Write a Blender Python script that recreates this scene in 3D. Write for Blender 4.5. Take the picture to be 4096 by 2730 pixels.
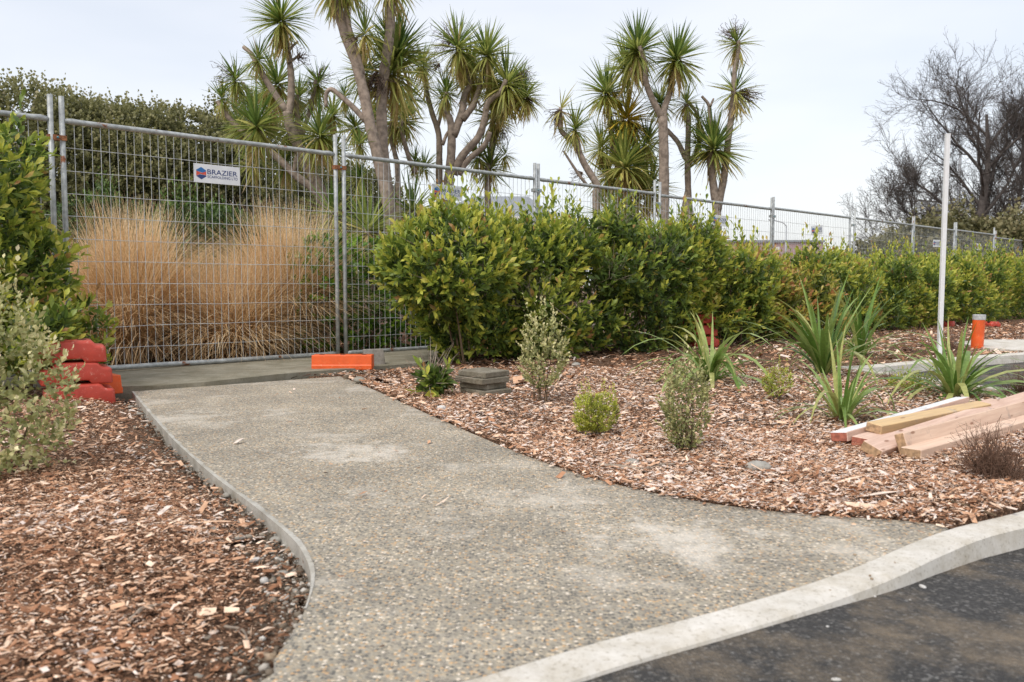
import bpy, math, random
import numpy as np
from mathutils import Vector, Matrix
random.seed(7); RNG = np.random.default_rng(11)
for o in list(bpy.data.objects): bpy.data.objects.remove(o)
scn = bpy.context.scene
col = scn.collection
# ------------------------------------------------------------------ camera
CAM_H = 0.75; FPX = 3365.0; PITCH = math.atan(222/FPX)
cam_d = bpy.data.cameras.new('camera'); cam = bpy.data.objects.new('camera', cam_d); col.objects.link(cam)
cam.location = (0, 0, CAM_H); cam.rotation_euler = (math.radians(90)-PITCH, 0, 0)
cam_d.sensor_width = 36; cam_d.lens = 36*FPX/4096; cam_d.clip_end = 2000; cam_d.clip_start = 0.05
cam_d.dof.use_dof = True; cam_d.dof.focus_distance = 6.5; cam_d.dof.aperture_fstop = 5.0
scn.camera = cam
# ------------------------------------------------------------------ sky and sun (overcast)
SUN_EL, SUN_AZ = math.radians(52), math.radians(215)
world = bpy.data.worlds.new('World'); scn.world = world; world.use_nodes = True
wn = world.node_tree; wn.nodes.clear()
def wnode(t, **k):
    n = wn.nodes.new(t)
    for a, b in k.items(): setattr(n, a, b)
    return n
w_out = wnode('ShaderNodeOutputWorld'); w_add = wnode('ShaderNodeAddShader')
w_bg1 = wnode('ShaderNodeBackground'); w_bg2 = wnode('ShaderNodeBackground')
w_sky = wnode('ShaderNodeTexSky', sky_type='NISHITA', sun_disc=False, sun_elevation=SUN_EL, sun_rotation=SUN_AZ, dust_density=3.0)
w_bg1.inputs['Strength'].default_value = 0.05
w_tc = wnode('ShaderNodeTexCoord'); w_map = wnode('ShaderNodeMapping'); w_map.inputs['Scale'].default_value = (1.0, 1.0, 3.2)
w_no = wnode('ShaderNodeTexNoise'); w_no.inputs['Scale'].default_value = 2.1; w_no.inputs['Detail'].default_value = 4; w_no.inputs['Roughness'].default_value = 0.5
w_rp = wnode('ShaderNodeValToRGB')
w_rp.color_ramp.elements[0].position = 0.33; w_rp.color_ramp.elements[0].color = (0.60, 0.61, 0.635, 1)
w_rp.color_ramp.elements[1].position = 0.56; w_rp.color_ramp.elements[1].color = (0.70, 0.692, 0.695, 1)
w_bg2.inputs['Strength'].default_value = 0.845
L = wn.links.new
L(w_sky.outputs[0], w_bg1.inputs[0]); L(w_tc.outputs['Generated'], w_map.inputs[0]); L(w_map.outputs[0], w_no.inputs['Vector'])
L(w_no.outputs[0], w_rp.inputs[0]); L(w_rp.outputs[0], w_bg2.inputs[0]); L(w_bg1.outputs[0], w_add.inputs[0]); L(w_bg2.outputs[0], w_add.inputs[1])
L(w_add.outputs[0], w_out.inputs[0])
sun_d = bpy.data.lights.new('sun', 'SUN'); sun = bpy.data.objects.new('sun', sun_d); col.objects.link(sun)
sun_d.energy = 1.5; sun_d.angle = math.radians(25); sun_d.color = (1, 0.96, 0.9)
sun.rotation_euler = (math.radians(90)-SUN_EL, 0, math.radians(180)-SUN_AZ); sun.location = (0, -10, 30)
scn.view_settings.view_transform = 'Standard'; scn.view_settings.look = 'None'
scn.view_settings.exposure = 0.42; scn.view_settings.gamma = 1.0; scn.view_settings.use_curve_mapping = False
# ------------------------------------------------------------------ where things stand (metres; survey helper)
SP, CP = math.sin(PITCH), math.cos(PITCH)
def ray(u, v):
    a = (u-2048)/FPX; b = (1365-v)/FPX
    return np.array([a, CP+b*SP, -SP+b*CP])
CAMP = np.array([0, 0, CAM_H])
def gp(u, v, z=0.0):
    d = ray(u, v); return CAMP+d*((z-CAM_H)/d[2])
def dp(u, v, Y):
    d = ray(u, v); return CAMP+d*(Y/d[1])
FP0 = np.array([-3.58, 6.80]); FD = np.array([0.7260, 0.6877]); FN = np.array([0.6877, -0.7260])   # fence line, its direction, its front side
def ft(u):
    r = (u-2048)/FPX/(CP+0.03*SP); return (r*FP0[1]-FP0[0])/(FD[0]-r*FD[1])
def fpt(t, off=0.0, z=0.0):
    p = FP0+FD*t+FN*off; return np.array([p[0], p[1], z])
# ------------------------------------------------------------------ materials
def new_mat(name):
    m = bpy.data.materials.new(name); m.use_nodes = True; nt = m.node_tree
    b = nt.nodes['Principled BSDF']; return m, nt, b
def nd(nt, t, **k):
    n = nt.nodes.new(t)
    for a, b in k.items():
        if a in n.inputs: n.inputs[a].default_value = b
        else: setattr(n, a, b)
    return n
def ramp(nt, stops, src=None, interp='LINEAR'):
    r = nt.nodes.new('ShaderNodeValToRGB'); cr = r.color_ramp; cr.interpolation = interp
    while len(cr.elements) < len(stops): cr.elements.new(0.5)
    for e, (p, c) in zip(cr.elements, stops): e.position = p; e.color = (c[0], c[1], c[2], 1)
    if src is not None: nt.links.new(src, r.inputs[0])
    return r
def mixc(nt, a, b, fac, mode='MIX'):
    n = nt.nodes.new('ShaderNodeMix'); n.data_type = 'RGBA'; n.blend_type = mode
    for s, i in ((fac, 0), (a, 6), (b, 7)):
        if isinstance(s, (int, float)): n.inputs[i].default_value = s
        elif isinstance(s, tuple): n.inputs[i].default_value = (s[0], s[1], s[2], 1)
        else: nt.links.new(s, n.inputs[i])
    return n.outputs[2]
def pos(nt): return nd(nt, 'ShaderNodeNewGeometry').outputs['Position']
def noise(nt, vec, scale, detail=3, rough=0.55, out=0):
    n = nd(nt, 'ShaderNodeTexNoise', Scale=scale, Detail=detail, Roughness=rough)
    if vec is not None: nt.links.new(vec, n.inputs['Vector'])
    return n.outputs[out]
def bump(nt, b, h, strength=0.3, dist=0.01):
    n = nd(nt, 'ShaderNodeBump', Strength=strength, Distance=dist); nt.links.new(h, n.inputs['Height']); nt.links.new(n.outputs[0], b.inputs['Normal']); return n
def leaf_mat(name, stops, rough=0.42, transl=0.25, spec=0.45):
    m, nt, b = new_mat(name)
    at = nd(nt, 'ShaderNodeAttribute', attribute_name='rnd')
    r = ramp(nt, stops, at.outputs['Fac'])
    c = mixc(nt, r.outputs[0], (0.5, 0.5, 0.5), 0.0)
    nz = noise(nt, pos(nt), 35, 2)
    v = ramp(nt, [(0.3, (0.78, 0.78, 0.78)), (0.7, (1.2, 1.2, 1.2))], nz)
    c = mixc(nt, r.outputs[0], v.outputs[0], 1.0, 'MULTIPLY')
    nt.links.new(c, b.inputs['Base Color']); b.inputs['Roughness'].default_value = rough; b.inputs['Specular IOR Level'].default_value = spec
    if transl > 0:
        t = nd(nt, 'ShaderNodeBsdfTranslucent'); nt.links.new(c, t.inputs[0]); mx = nd(nt, 'ShaderNodeMixShader'); mx.inputs[0].default_value = transl
        nt.links.new(b.outputs[0], mx.inputs[1]); nt.links.new(t.outputs[0], mx.inputs[2]); nt.links.new(mx.outputs[0], nt.nodes['Material Output'].inputs[0])
    return m
def plain(name, c, rough=0.6, metal=0.0, var=0.15, nscale=30, bmp=0.0, bscale=80, spec=0.5, c2=None):
    m, nt, b = new_mat(name); p = pos(nt)
    nz = noise(nt, p, nscale, 4)
    c2 = c2 or tuple(x*(1-var*2.2) for x in c)
    r = ramp(nt, [(0.32, c2), (0.66, tuple(min(1, x*(1+var*0.6)) for x in c))], nz)
    nt.links.new(r.outputs[0], b.inputs['Base Color'])
    b.inputs['Roughness'].default_value = rough; b.inputs['Metallic'].default_value = metal; b.inputs['Specular IOR Level'].default_value = spec
    if bmp: bump(nt, b, noise(nt, p, bscale, 4), bmp, 0.004)
    return m
M = {}
M['hedge'] = leaf_mat('hedge_leaf', [(0, (0.050, 0.085, 0.022)), (0.25, (0.12, 0.19, 0.040)), (0.5, (0.27, 0.35, 0.055)), (0.78, (0.55, 0.56, 0.085)), (0.93, (0.66, 0.58, 0.13)), (1, (0.42, 0.23, 0.09))], transl=0.38)
M['hedge_red'] = leaf_mat('hedge_leaf_red', [(0, (0.05, 0.08, 0.02)), (0.3, (0.16, 0.21, 0.04)), (0.6, (0.34, 0.36, 0.06)), (0.85, (0.56, 0.45, 0.10)), (1, (0.44, 0.20, 0.08))])
M['low_hedge'] = leaf_mat('low_hedge_leaf', [(0, (0.03, 0.07, 0.014)), (0.5, (0.10, 0.22, 0.024)), (1, (0.28, 0.44, 0.04))], rough=0.3)
M['bush'] = leaf_mat('bush_leaf', [(0, (0.075, 0.080, 0.028)), (0.4, (0.205, 0.205, 0.080)), (0.75, (0.34, 0.325, 0.145)), (1, (0.46, 0.41, 0.24))], rough=0.5, transl=0.4)
M['green_bush'] = leaf_mat('green_bush_leaf', [(0, (0.035, 0.062, 0.018)), (0.5, (0.10, 0.175, 0.035)), (1, (0.23, 0.33, 0.06))])
M['olive'] = leaf_mat('olive_leaf', [(0, (0.07, 0.07, 0.028)), (0.5, (0.18, 0.17, 0.07)), (1, (0.36, 0.30, 0.16))], rough=0.55)
M['varieg'] = leaf_mat('variegated_leaf', [(0, (0.16, 0.18, 0.06)), (0.4, (0.37, 0.38, 0.145)), (0.75, (0.68, 0.63, 0.32)), (1, (0.84, 0.76, 0.48))], rough=0.45)
M['hebe'] = leaf_mat('hebe_leaf', [(0, (0.16, 0.18, 0.025)), (0.45, (0.44, 0.48, 0.06)), (1, (0.72, 0.70, 0.18))])
M['cabbage'] = leaf_mat('cabbage_leaf', [(0, (0.065, 0.13, 0.032)), (0.3, (0.17, 0.25, 0.055)), (0.55, (0.42, 0.45, 0.12)), (0.8, (0.64, 0.56, 0.20)), (1, (0.62, 0.46, 0.24))], rough=0.42, transl=0.5)
M['cabbage_yellow'] = leaf_mat('cabbage_leaf_yellow', [(0, (0.20, 0.22, 0.04)), (0.4, (0.52, 0.42, 0.06)), (0.8, (0.80, 0.54, 0.06)), (1, (0.60, 0.36, 0.09))], rough=0.45, transl=0.2)
M['flax'] = leaf_mat('flax_leaf', [(0, (0.05, 0.12, 0.016)), (0.5, (0.165, 0.275, 0.05)), (0.8, (0.32, 0.42, 0.13)), (0.95, (0.42, 0.43, 0.14)), (1, (0.42, 0.29, 0.12))], rough=0.40, transl=0.3, spec=0.45)
M['tussock'] = leaf_mat('tussock_blade', [(0, (0.32, 0.19, 0.09)), (0.3, (0.60, 0.395, 0.19)), (0.65, (0.82, 0.605, 0.35)), (1, (0.92, 0.78, 0.55))], rough=0.6, transl=0.35, spec=0.2)
M['dead'] = leaf_mat('dead_leaf', [(0, (0.16, 0.12, 0.085)), (0.5, (0.36, 0.29, 0.21)), (1, (0.55, 0.48, 0.38))], rough=0.8, transl=0.05, spec=0.2)
M['seed'] = leaf_mat('seed_stalk', [(0, (0.05, 0.035, 0.03)), (0.6, (0.13, 0.09, 0.07)), (1, (0.26, 0.17, 0.11))], rough=0.8, transl=0, spec=0.2)
M['chip'] = leaf_mat('wood_chip', [(0, (0.040, 0.020, 0.012)), (0.25, (0.15, 0.076, 0.042)), (0.5, (0.40, 0.195, 0.105)), (0.75, (0.68, 0.425, 0.27)), (0.92, (0.86, 0.66, 0.50)), (1, (0.74, 0.62, 0.54))], rough=0.85, transl=0, spec=0.2)
M['bark'] = plain('trunk_bark', (0.33, 0.265, 0.215), 0.9, var=0.22, nscale=14, bmp=0.7, bscale=60, spec=0.15)
M['stem'] = plain('shrub_stem', (0.165, 0.12, 0.075), 0.9, var=0.25, nscale=25, spec=0.15)
M['pale_stem'] = plain('pale_twig', (0.34, 0.28, 0.22), 0.9, var=0.2, spec=0.15)
M['dark_bark'] = plain('dark_bark', (0.125, 0.108, 0.098), 0.95, var=0.25, nscale=6, spec=0.1)
M['twig'] = plain('brown_twig', (0.22, 0.135, 0.095), 0.9, var=0.25, spec=0.15)
def galv():
    m, nt, b = new_mat('galvanised_steel'); p = pos(nt)
    base = ramp(nt, [(0.3, (0.27, 0.285, 0.285)), (0.7, (0.52, 0.54, 0.53))], noise(nt, p, 22, 5))
    msk = ramp(nt, [(0.61, (0, 0, 0)), (0.68, (1, 1, 1))], noise(nt, p, 6.5, 5, 0.65))
    rust = ramp(nt, [(0.3, (0.13, 0.045, 0.02)), (0.7, (0.32, 0.13, 0.055))], noise(nt, p, 60, 3))
    c = mixc(nt, base.outputs[0], rust.outputs[0], msk.outputs[0]); nt.links.new(c, b.inputs['Base Color'])
    b.inputs['Metallic'].default_value = 0.35; b.inputs['Roughness'].default_value = 0.5
    bump(nt, b, noise(nt, p, 120, 3), 0.25, 0.002); return m
M['galv'] = galv()
M['wire'] = plain('wire_steel', (0.60, 0.62, 0.62), 0.5, 0.25, var=0.12, nscale=9)
M['rust'] = plain('rusty_clamp', (0.40, 0.165, 0.075), 0.85, 0.1, var=0.3, nscale=60, bmp=0.4, bscale=150)
M['bolt'] = plain('bolt_blue', (0.12, 0.30, 0.36), 0.5, 0.4)
def plastic(name, c, scuff):
    m, nt, b = new_mat(name); p = pos(nt)
    base = ramp(nt, [(0.3, tuple(x*0.72 for x in c)), (0.7, c)], noise(nt, p, 9, 6, 0.7))
    s = ramp(nt, [(0.57, (0, 0, 0)), (0.68, (0.8, 0.8, 0.8))], noise(nt, p, 30, 6, 0.75))
    cc = mixc(nt, base.outputs[0], scuff, s.outputs[0]); nt.links.new(cc, b.inputs['Base Color']); b.inputs['Roughness'].default_value = 0.5
    bump(nt, b, noise(nt, p, 90, 3), 0.15, 0.003); return m
M['red'] = plastic('red_plastic', (0.58, 0.070, 0.042), (0.68, 0.34, 0.27))
M['orange'] = plastic('orange_plastic', (0.86, 0.125, 0.018), (0.74, 0.24, 0.10))
M['dark'] = plain('hole_shade_tie_black', (0.03, 0.02, 0.018), 0.9)  # painted shade for the feet's holes; also the black of the cable ties
M['white_paint'] = plain('white_paint', (0.80, 0.80, 0.80), 0.4, var=0.03)
M['sign_white'] = plain('sign_white', (0.80, 0.81, 0.83), 0.35, var=0.04, nscale=8)
M['sign_blue'] = plain('sign_blue', (0.022, 0.050, 0.19), 0.45, var=0.05)
M['sign_mid'] = plain('sign_blue_mid', (0.02, 0.16, 0.45), 0.45, var=0.05)
M['sign_red'] = plain('sign_red', (0.72, 0.10, 0.055), 0.45, var=0.05)
M['grey_cap'] = plain('grey_cap', (0.50, 0.51, 0.50), 0.5)
def soil():
    m, nt, b = new_mat('mulch_soil'); p = pos(nt)
    a = ramp(nt, [(0.38, (0.030, 0.018, 0.012)), (0.5, (0.12, 0.068, 0.042)), (0.62, (0.46, 0.29, 0.19))], noise(nt, p, 75, 6, 0.85))  # dark noise stops put shadowed gaps between chips into the soil colour
    l = ramp(nt, [(0.35, (0.72, 0.70, 0.68)), (0.65, (1.12, 1.12, 1.12))], noise(nt, p, 0.9, 3))
    c = mixc(nt, a.outputs[0], l.outputs[0], 1.0, 'MULTIPLY'); nt.links.new(c, b.inputs['Base Color']); b.inputs['Roughness'].default_value = 0.95; b.inputs['Specular IOR Level'].default_value = 0.15
    bump(nt, b, noise(nt, p, 70, 5, 0.7), 0.8, 0.02); return m
M['soil'] = soil()
def aggregate():
    m, nt, b = new_mat('exposed_aggregate'); p = pos(nt)
    def vor(scale):
        v = nd(nt, 'ShaderNodeTexVoronoi', Scale=scale); nt.links.new(p, v.inputs['Vector']); return v
    v1 = vor(118.0)
    sep = nd(nt, 'ShaderNodeSeparateColor'); nt.links.new(v1.outputs['Color'], sep.inputs[0])
    st = ramp(nt, [(0.0, (0.13, 0.13, 0.12)), (0.20, (0.22, 0.205, 0.18)), (0.42, (0.30, 0.275, 0.225)), (0.60, (0.38, 0.33, 0.25)), (0.76, (0.48, 0.33, 0.19)), (0.86, (0.55, 0.48, 0.37)), (0.95, (0.68, 0.62, 0.53))], sep.outputs[0], 'CONSTANT')
    cem = ramp(nt, [(0.3, (0.25, 0.235, 0.195)), (0.7, (0.38, 0.355, 0.30))], noise(nt, p, 40, 4))
    edge = ramp(nt, [(0.42, (0, 0, 0)), (0.72, (1, 1, 1))], v1.outputs['Distance'])
    c = mixc(nt, st.outputs[0], cem.outputs[0], edge.outputs[0])
    big = ramp(nt, [(0.3, (0.84, 0.815, 0.785)), (0.7, (1.26, 1.205, 1.135))], noise(nt, p, 2.2, 5, 0.6))
    c = mixc(nt, c, big.outputs[0], 1.0, 'MULTIPLY')
    pm = ramp(nt, [(0.53, (0, 0, 0)), (0.68, (0.75, 0.75, 0.75))], noise(nt, p, 1.35, 8, 0.78))
    c = mixc(nt, c, (0.62, 0.57, 0.49), pm.outputs[0])
    for cx, cy, rr_, st_ in ((0.50, 2.45, 0.42, 0.75), (0.20, 2.95, 0.34, 0.6), (-0.72, 3.75, 0.50, 0.55), (-1.9, 4.7, 0.5, 0.35)):
        vd = nd(nt, 'ShaderNodeVectorMath', operation='DISTANCE'); nt.links.new(p, vd.inputs[0]); vd.inputs[1].default_value = (cx, cy, 0)
        ad = nd(nt, 'ShaderNodeMath', operation='MULTIPLY_ADD'); nt.links.new(noise(nt, p, 6.5, 6, 0.75), ad.inputs[0]); ad.inputs[1].default_value = 1.5; nt.links.new(vd.outputs['Value'], ad.inputs[2])
        pf = ramp(nt, [(rr_+0.30, (st_, st_, st_)), (min(1, rr_+0.62), (0, 0, 0))], ad.outputs[0]); c = mixc(nt, c, (0.66, 0.61, 0.53), pf.outputs[0])
    dk = ramp(nt, [(0.66, (1, 1, 1)), (0.74, (0.45, 0.42, 0.38))], noise(nt, p, 24, 4, 0.7)); c = mixc(nt, c, dk.outputs[0], 0.8, 'MULTIPLY')
    nt.links.new(c, b.inputs['Base Color']); b.inputs['Roughness'].default_value = 0.8; b.inputs['Specular IOR Level'].default_value = 0.3
    inv = nd(nt, 'ShaderNodeMath', operation='SUBTRACT'); inv.inputs[0].default_value = 1.0; nt.links.new(v1.outputs['Distance'], inv.inputs[1])
    bump(nt, b, inv.outputs[0], 0.55, 0.006); return m
M['agg'] = aggregate()
def concrete(name, a, bcol, sc=7.0, bs=0.25):
    m, nt, b = new_mat(name); p = pos(nt)
    c1 = ramp(nt, [(0.3, a), (0.68, bcol)], noise(nt, p, sc, 6, 0.65))
    sp = ramp(nt, [(0.34, (0.62, 0.59, 0.54)), (0.45, (1, 1, 1))], noise(nt, p, 95, 4, 0.7))
    gr = ramp(nt, [(0.36, (0.80, 0.77, 0.71)), (0.56, (1, 1, 1))], noise(nt, p, 5.5, 7, 0.75))
    c = mixc(nt, c1.outputs[0], sp.outputs[0], 0.8, 'MULTIPLY'); c = mixc(nt, c, gr.outputs[0], 1.0, 'MULTIPLY'); nt.links.new(c, b.inputs['Base Color']); b.inputs['Roughness'].default_value = 0.85; b.inputs['Specular IOR Level'].default_value = 0.25
    bump(nt, b, noise(nt, p, 160, 4, 0.7), bs, 0.004); return m
M['kerb'] = concrete('pale_kerb_concrete', (0.52, 0.49, 0.43), (0.70, 0.67, 0.615))
M['edge'] = concrete('grey_edge_concrete', (0.33, 0.315, 0.28), (0.52, 0.50, 0.45), 9)
M['slab'] = concrete('weathered_slab', (0.19, 0.175, 0.125), (0.33, 0.305, 0.24), 4, 0.6)
M['paver'] = concrete('mossy_paver', (0.16, 0.14, 0.10), (0.28, 0.255, 0.205), 16, 0.7)
M['paver_grey'] = concrete('rough_grey_block', (0.20, 0.185, 0.165), (0.32, 0.30, 0.27), 16, 0.7)
M['stone'] = concrete('river_stone', (0.25, 0.24, 0.21), (0.42, 0.40, 0.36), 30, 0.2)
M['stone_warm'] = concrete('warm_stone', (0.28, 0.20, 0.13), (0.46, 0.36, 0.26), 30, 0.3)
M['stone_white'] = concrete('white_rubble', (0.48, 0.47, 0.45), (0.72, 0.71, 0.69), 30, 0.4)
def asphalt():
    m, nt, b = new_mat('asphalt'); p = pos(nt)
    v = nd(nt, 'ShaderNodeTexVoronoi', Scale=135.0); nt.links.new(p, v.inputs['Vector'])
    sep = nd(nt, 'ShaderNodeSeparateColor'); nt.links.new(v.outputs['Color'], sep.inputs[0])
    st = ramp(nt, [(0, (0.034, 0.032, 0.030)), (0.6, (0.064, 0.060, 0.056)), (0.86, (0.115, 0.108, 0.098)), (0.97, (0.17, 0.165, 0.155))], sep.outputs[0], 'CONSTANT')
    dm = ramp(nt, [(0.47, (0, 0, 0)), (0.68, (0.75, 0.75, 0.75))], noise(nt, p, 2.6, 7, 0.7))
    c = mixc(nt, st.outputs[0], (0.28, 0.215, 0.14), dm.outputs[0])
    wm = ramp(nt, [(0.70, (0, 0, 0)), (0.76, (0.7, 0.7, 0.7))], noise(nt, p, 11, 4, 0.75))
    c = mixc(nt, c, (0.42, 0.40, 0.37), wm.outputs[0]); nt.links.new(c, b.inputs['Base Color']); b.inputs['Roughness'].default_value = 0.75
    bump(nt, b, v.outputs['Distance'], 1.0, 0.008); return m
M['asphalt'] = asphalt()
def timber(name, a, bcol, stain):
    m, nt, b = new_mat(name); tc = nd(nt, 'ShaderNodeTexCoord'); mp = nd(nt, 'ShaderNodeMapping'); mp.inputs['Scale'].default_value = (2.0, 30, 30); nt.links.new(tc.outputs['Object'], mp.inputs[0])
    g = ramp(nt, [(0.3, a), (0.7, bcol)], noise(nt, mp.outputs[0], 1.6, 5, 0.6))
    s = ramp(nt, [(0.58, (0, 0, 0)), (0.74, (0.75, 0.75, 0.75))], noise(nt, tc.outputs['Object'], 9, 5, 0.7))
    c = mixc(nt, g.outputs[0], stain, s.outputs[0])
    mp2 = nd(nt, 'ShaderNodeMapping'); mp2.inputs['Scale'].default_value = (5.0, 17, 17); nt.links.new(tc.outputs['Object'], mp2.inputs[0]); kv = nd(nt, 'ShaderNodeTexVoronoi', Scale=1.0); nt.links.new(mp2.outputs[0], kv.inputs['Vector'])
    kn = ramp(nt, [(0.07, (0.42, 0.30, 0.24)), (0.15, (1, 1, 1))], kv.outputs['Distance']); c = mixc(nt, c, kn.outputs[0], 0.9, 'MULTIPLY'); nt.links.new(c, b.inputs['Base Color']); b.inputs['Roughness'].default_value = 0.75
    bump(nt, b, noise(nt, mp.outputs[0], 3, 4), 0.3, 0.003); return m
M['pine'] = timber('pale_pine', (0.60, 0.41, 0.30), (0.76, 0.57, 0.43), (0.33, 0.25, 0.21))
M['pine_pink'] = timber('pink_pine', (0.54, 0.36, 0.27), (0.74, 0.54, 0.43), (0.34, 0.30, 0.28))
M['pine_yellow'] = timber('yellow_pine', (0.52, 0.36, 0.20), (0.68, 0.48, 0.24), (0.34, 0.31, 0.28))
M['white_board'] = timber('white_washed_board', (0.66, 0.66, 0.66), (0.80, 0.80, 0.80), (0.56, 0.53, 0.50))
M['end_grain'] = plain('end_grain', (0.46, 0.30, 0.17), 0.8, var=0.2, nscale=60)
M['end_red'] = plain('red_end_grain', (0.42, 0.14, 0.09), 0.8, var=0.2, nscale=60)
M['peg'] = timber('old_peg', (0.30, 0.23, 0.15), (0.42, 0.33, 0.23), (0.2, 0.17, 0.13))
M['roof'] = plain('grey_roof', (0.26, 0.28, 0.30), 0.5, 0.2, var=0.08, nscale=2)
M['house_wall'] = plain('cream_wall', (0.72, 0.71, 0.68), 0.8, var=0.04, nscale=2)
M['mauve'] = plain('mauve_wall', (0.40, 0.27, 0.27), 0.8, var=0.05, nscale=1)
M['glass'] = plain('window_glass', (0.06, 0.07, 0.08), 0.1)
M['lamp_steel'] = plain('lamp_steel', (0.42, 0.44, 0.46), 0.5, 0.4)
# ------------------------------------------------------------------ builders
def link(o, parent=None):
    col.objects.link(o)
    if parent is not None: o.parent = parent
    return o
ORG = {}
def org(parent): return ORG.get(parent.name, np.zeros(3)) if parent is not None else np.zeros(3)
def tag(o, label=None, cat=None, group=None, kind=None):
    if label: o['label'] = label
    if cat: o['category'] = cat
    if group: o['group'] = group
    if kind: o['kind'] = kind
    return o
def thing(name, label, cat, loc, group=None):
    o = bpy.data.objects.new(name, None); o.empty_display_size = 0.1; o.location = tuple(loc); col.objects.link(o); ORG[o.name] = np.array(loc, float)
    return tag(o, label, cat, group)
def raw_mesh(name, V, F, mat, rnd=None, smooth=False, midx=None):
    """V (n,3) array; F (m,k) int array of tris or quads, or a list of faces"""
    me = bpy.data.meshes.new(name); V = np.asarray(V, dtype=np.float32)
    if isinstance(F, np.ndarray):
        m, k = F.shape
        me.vertices.add(len(V)); me.vertices.foreach_set('co', V.ravel())
        me.loops.add(m*k); me.loops.foreach_set('vertex_index', F.astype(np.int32).ravel())
        me.polygons.add(m); me.polygons.foreach_set('loop_start', np.arange(0, m*k, k, dtype=np.int32)); me.polygons.foreach_set('loop_total', np.full(m, k, dtype=np.int32))
    else:
        me.from_pydata([tuple(map(float, v)) for v in V], [], F)
    if rnd is not None:
        a = me.attributes.new('rnd', 'FLOAT', 'POINT'); a.data.foreach_set('value', np.asarray(rnd, dtype=np.float32))
    for x in (mat if isinstance(mat, (list, tuple)) else [mat]): me.materials.append(x)
    if midx is not None: me.polygons.foreach_set('material_index', np.asarray(midx, dtype=np.int32))
    if smooth: me.polygons.foreach_set('use_smooth', np.ones(len(me.polygons), dtype=bool))
    me.update(calc_edges=True); me.validate()
    return me
def obj(name, V, F, mat, parent=None, rnd=None, smooth=False, midx=None):
    V = np.asarray(V, float)-org(parent)
    o = bpy.data.objects.new(name, raw_mesh(name, V, F, mat, rnd, smooth, midx)); link(o, parent); ORG[o.name] = org(parent); return o
class MB:
    def __init__(s): s.V = []; s.F = []; s.R = []; s.n = 0
    def add(s, V, F, r=None):
        V = np.asarray(V, float); s.V.append(V); s.F += [tuple(int(i)+s.n for i in f) for f in F]; s.n += len(V)
        s.R += list(np.full(len(V), 0.5 if r is None else r)); return s
    def box(s, c, X, Y, Z, r=None):
        """centre and three half-axis vectors"""
        c, X, Y, Z = (np.asarray(a, float) for a in (c, X, Y, Z))
        V = [c+a*X+b*Y+d*Z for d in (-1, 1) for b in (-1, 1) for a in (-1, 1)]
        return s.add(V, [(0, 2, 3, 1), (4, 5, 7, 6), (0, 1, 5, 4), (2, 6, 7, 3), (0, 4, 6, 2), (1, 3, 7, 5)], r)
    def tube(s, P, R, k=8, cap=True, r=None, squash=None):
        P = np.asarray(P, float); n = len(P); R = np.full(n, R, float) if np.isscalar(R) else np.asarray(R, float)
        D = np.gradient(P, axis=0); D /= np.linalg.norm(D, axis=1)[:, None]+1e-9
        x = np.cross(D[0], np.array([0, 0, 1.0]) if abs(D[0][2]) < 0.9 else np.array([1.0, 0, 0])); V = []
        for i in range(n):
            x = x-D[i]*(x @ D[i]); x /= np.linalg.norm(x)+1e-9; y = np.cross(D[i], x)
            for j in range(k):
                a = 2*math.pi*j/k; V.append(P[i]+(x*math.cos(a)+y*math.sin(a))*R[i])
        F = [(i*k+j, i*k+(j+1) % k, (i+1)*k+(j+1) % k, (i+1)*k+j) for i in range(n-1) for j in range(k)]
        if cap: F += [tuple(range(k-1, -1, -1)), tuple((n-1)*k+j for j in range(k))]
        return s.add(V, F, r)
    def prism(s, poly, z0, z1):
        n = len(poly); V = [(p[0], p[1], z0) for p in poly]+[(p[0], p[1], z1) for p in poly]
        return s.add(V, [tuple(range(n-1, -1, -1)), tuple(range(n, 2*n))]+[(i, (i+1) % n, n+(i+1) % n, n+i) for i in range(n)])
    def build(s, name, mat, parent=None, smooth=False, midx=None):
        return obj(name, np.concatenate(s.V), s.F, mat, parent, s.R, smooth, midx)
def bevel(o, w, seg=2):
    m = o.modifiers.new('bevel', 'BEVEL'); m.width = w; m.segments = seg; m.limit_method = 'ANGLE'; m.angle_limit = math.radians(35); return o
def unit(a): return a/(np.linalg.norm(a, axis=-1, keepdims=True)+1e-9)
def frames(d, n):
    Y = unit(d); X = unit(np.cross(Y, n)); Z = np.cross(X, Y); return X, Y, Z
def inst(T, P, X, Y, Z, S, rnd):
    tv, tf = T; S = np.asarray(S, float)
    if S.ndim == 1: S = np.stack([S, S, S], 1)
    V = P[:, None, :]+tv[None, :, 0, None]*(X*S[:, 0:1])[:, None, :]+tv[None, :, 1, None]*(Y*S[:, 1:2])[:, None, :]+tv[None, :, 2, None]*(Z*S[:, 2:3])[:, None, :]
    n, m = len(P), len(tv); F = (tf[None]+(np.arange(n)*m)[:, None, None]).reshape(-1, tf.shape[1])
    return V.reshape(-1, 3), F, np.repeat(rnd, m)
def segs(P0, P1, r0, r1, k=3):
    """many small tapered twig segments at once"""
    d = P1-P0; n = np.where(np.abs(unit(d)[:, 2:3]) < 0.9, np.array([[0, 0, 1.0]]), np.array([[1.0, 0, 0]])); X, Y, Z = frames(d, n)
    a = np.arange(k)*2*math.pi/k; ring = np.cos(a)[None, :, None]*X[:, None]+np.sin(a)[None, :, None]*Z[:, None]
    V = np.concatenate([P0[:, None]+ring*r0[:, None, None], P1[:, None]+ring*r1[:, None, None]], 1)
    f = np.array([[j, (j+1) % k, k+(j+1) % k, k+j] for j in range(k)])
    F = (f[None]+(np.arange(len(P0))*2*k)[:, None, None]).reshape(-1, 4); return V.reshape(-1, 3), F
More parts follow.
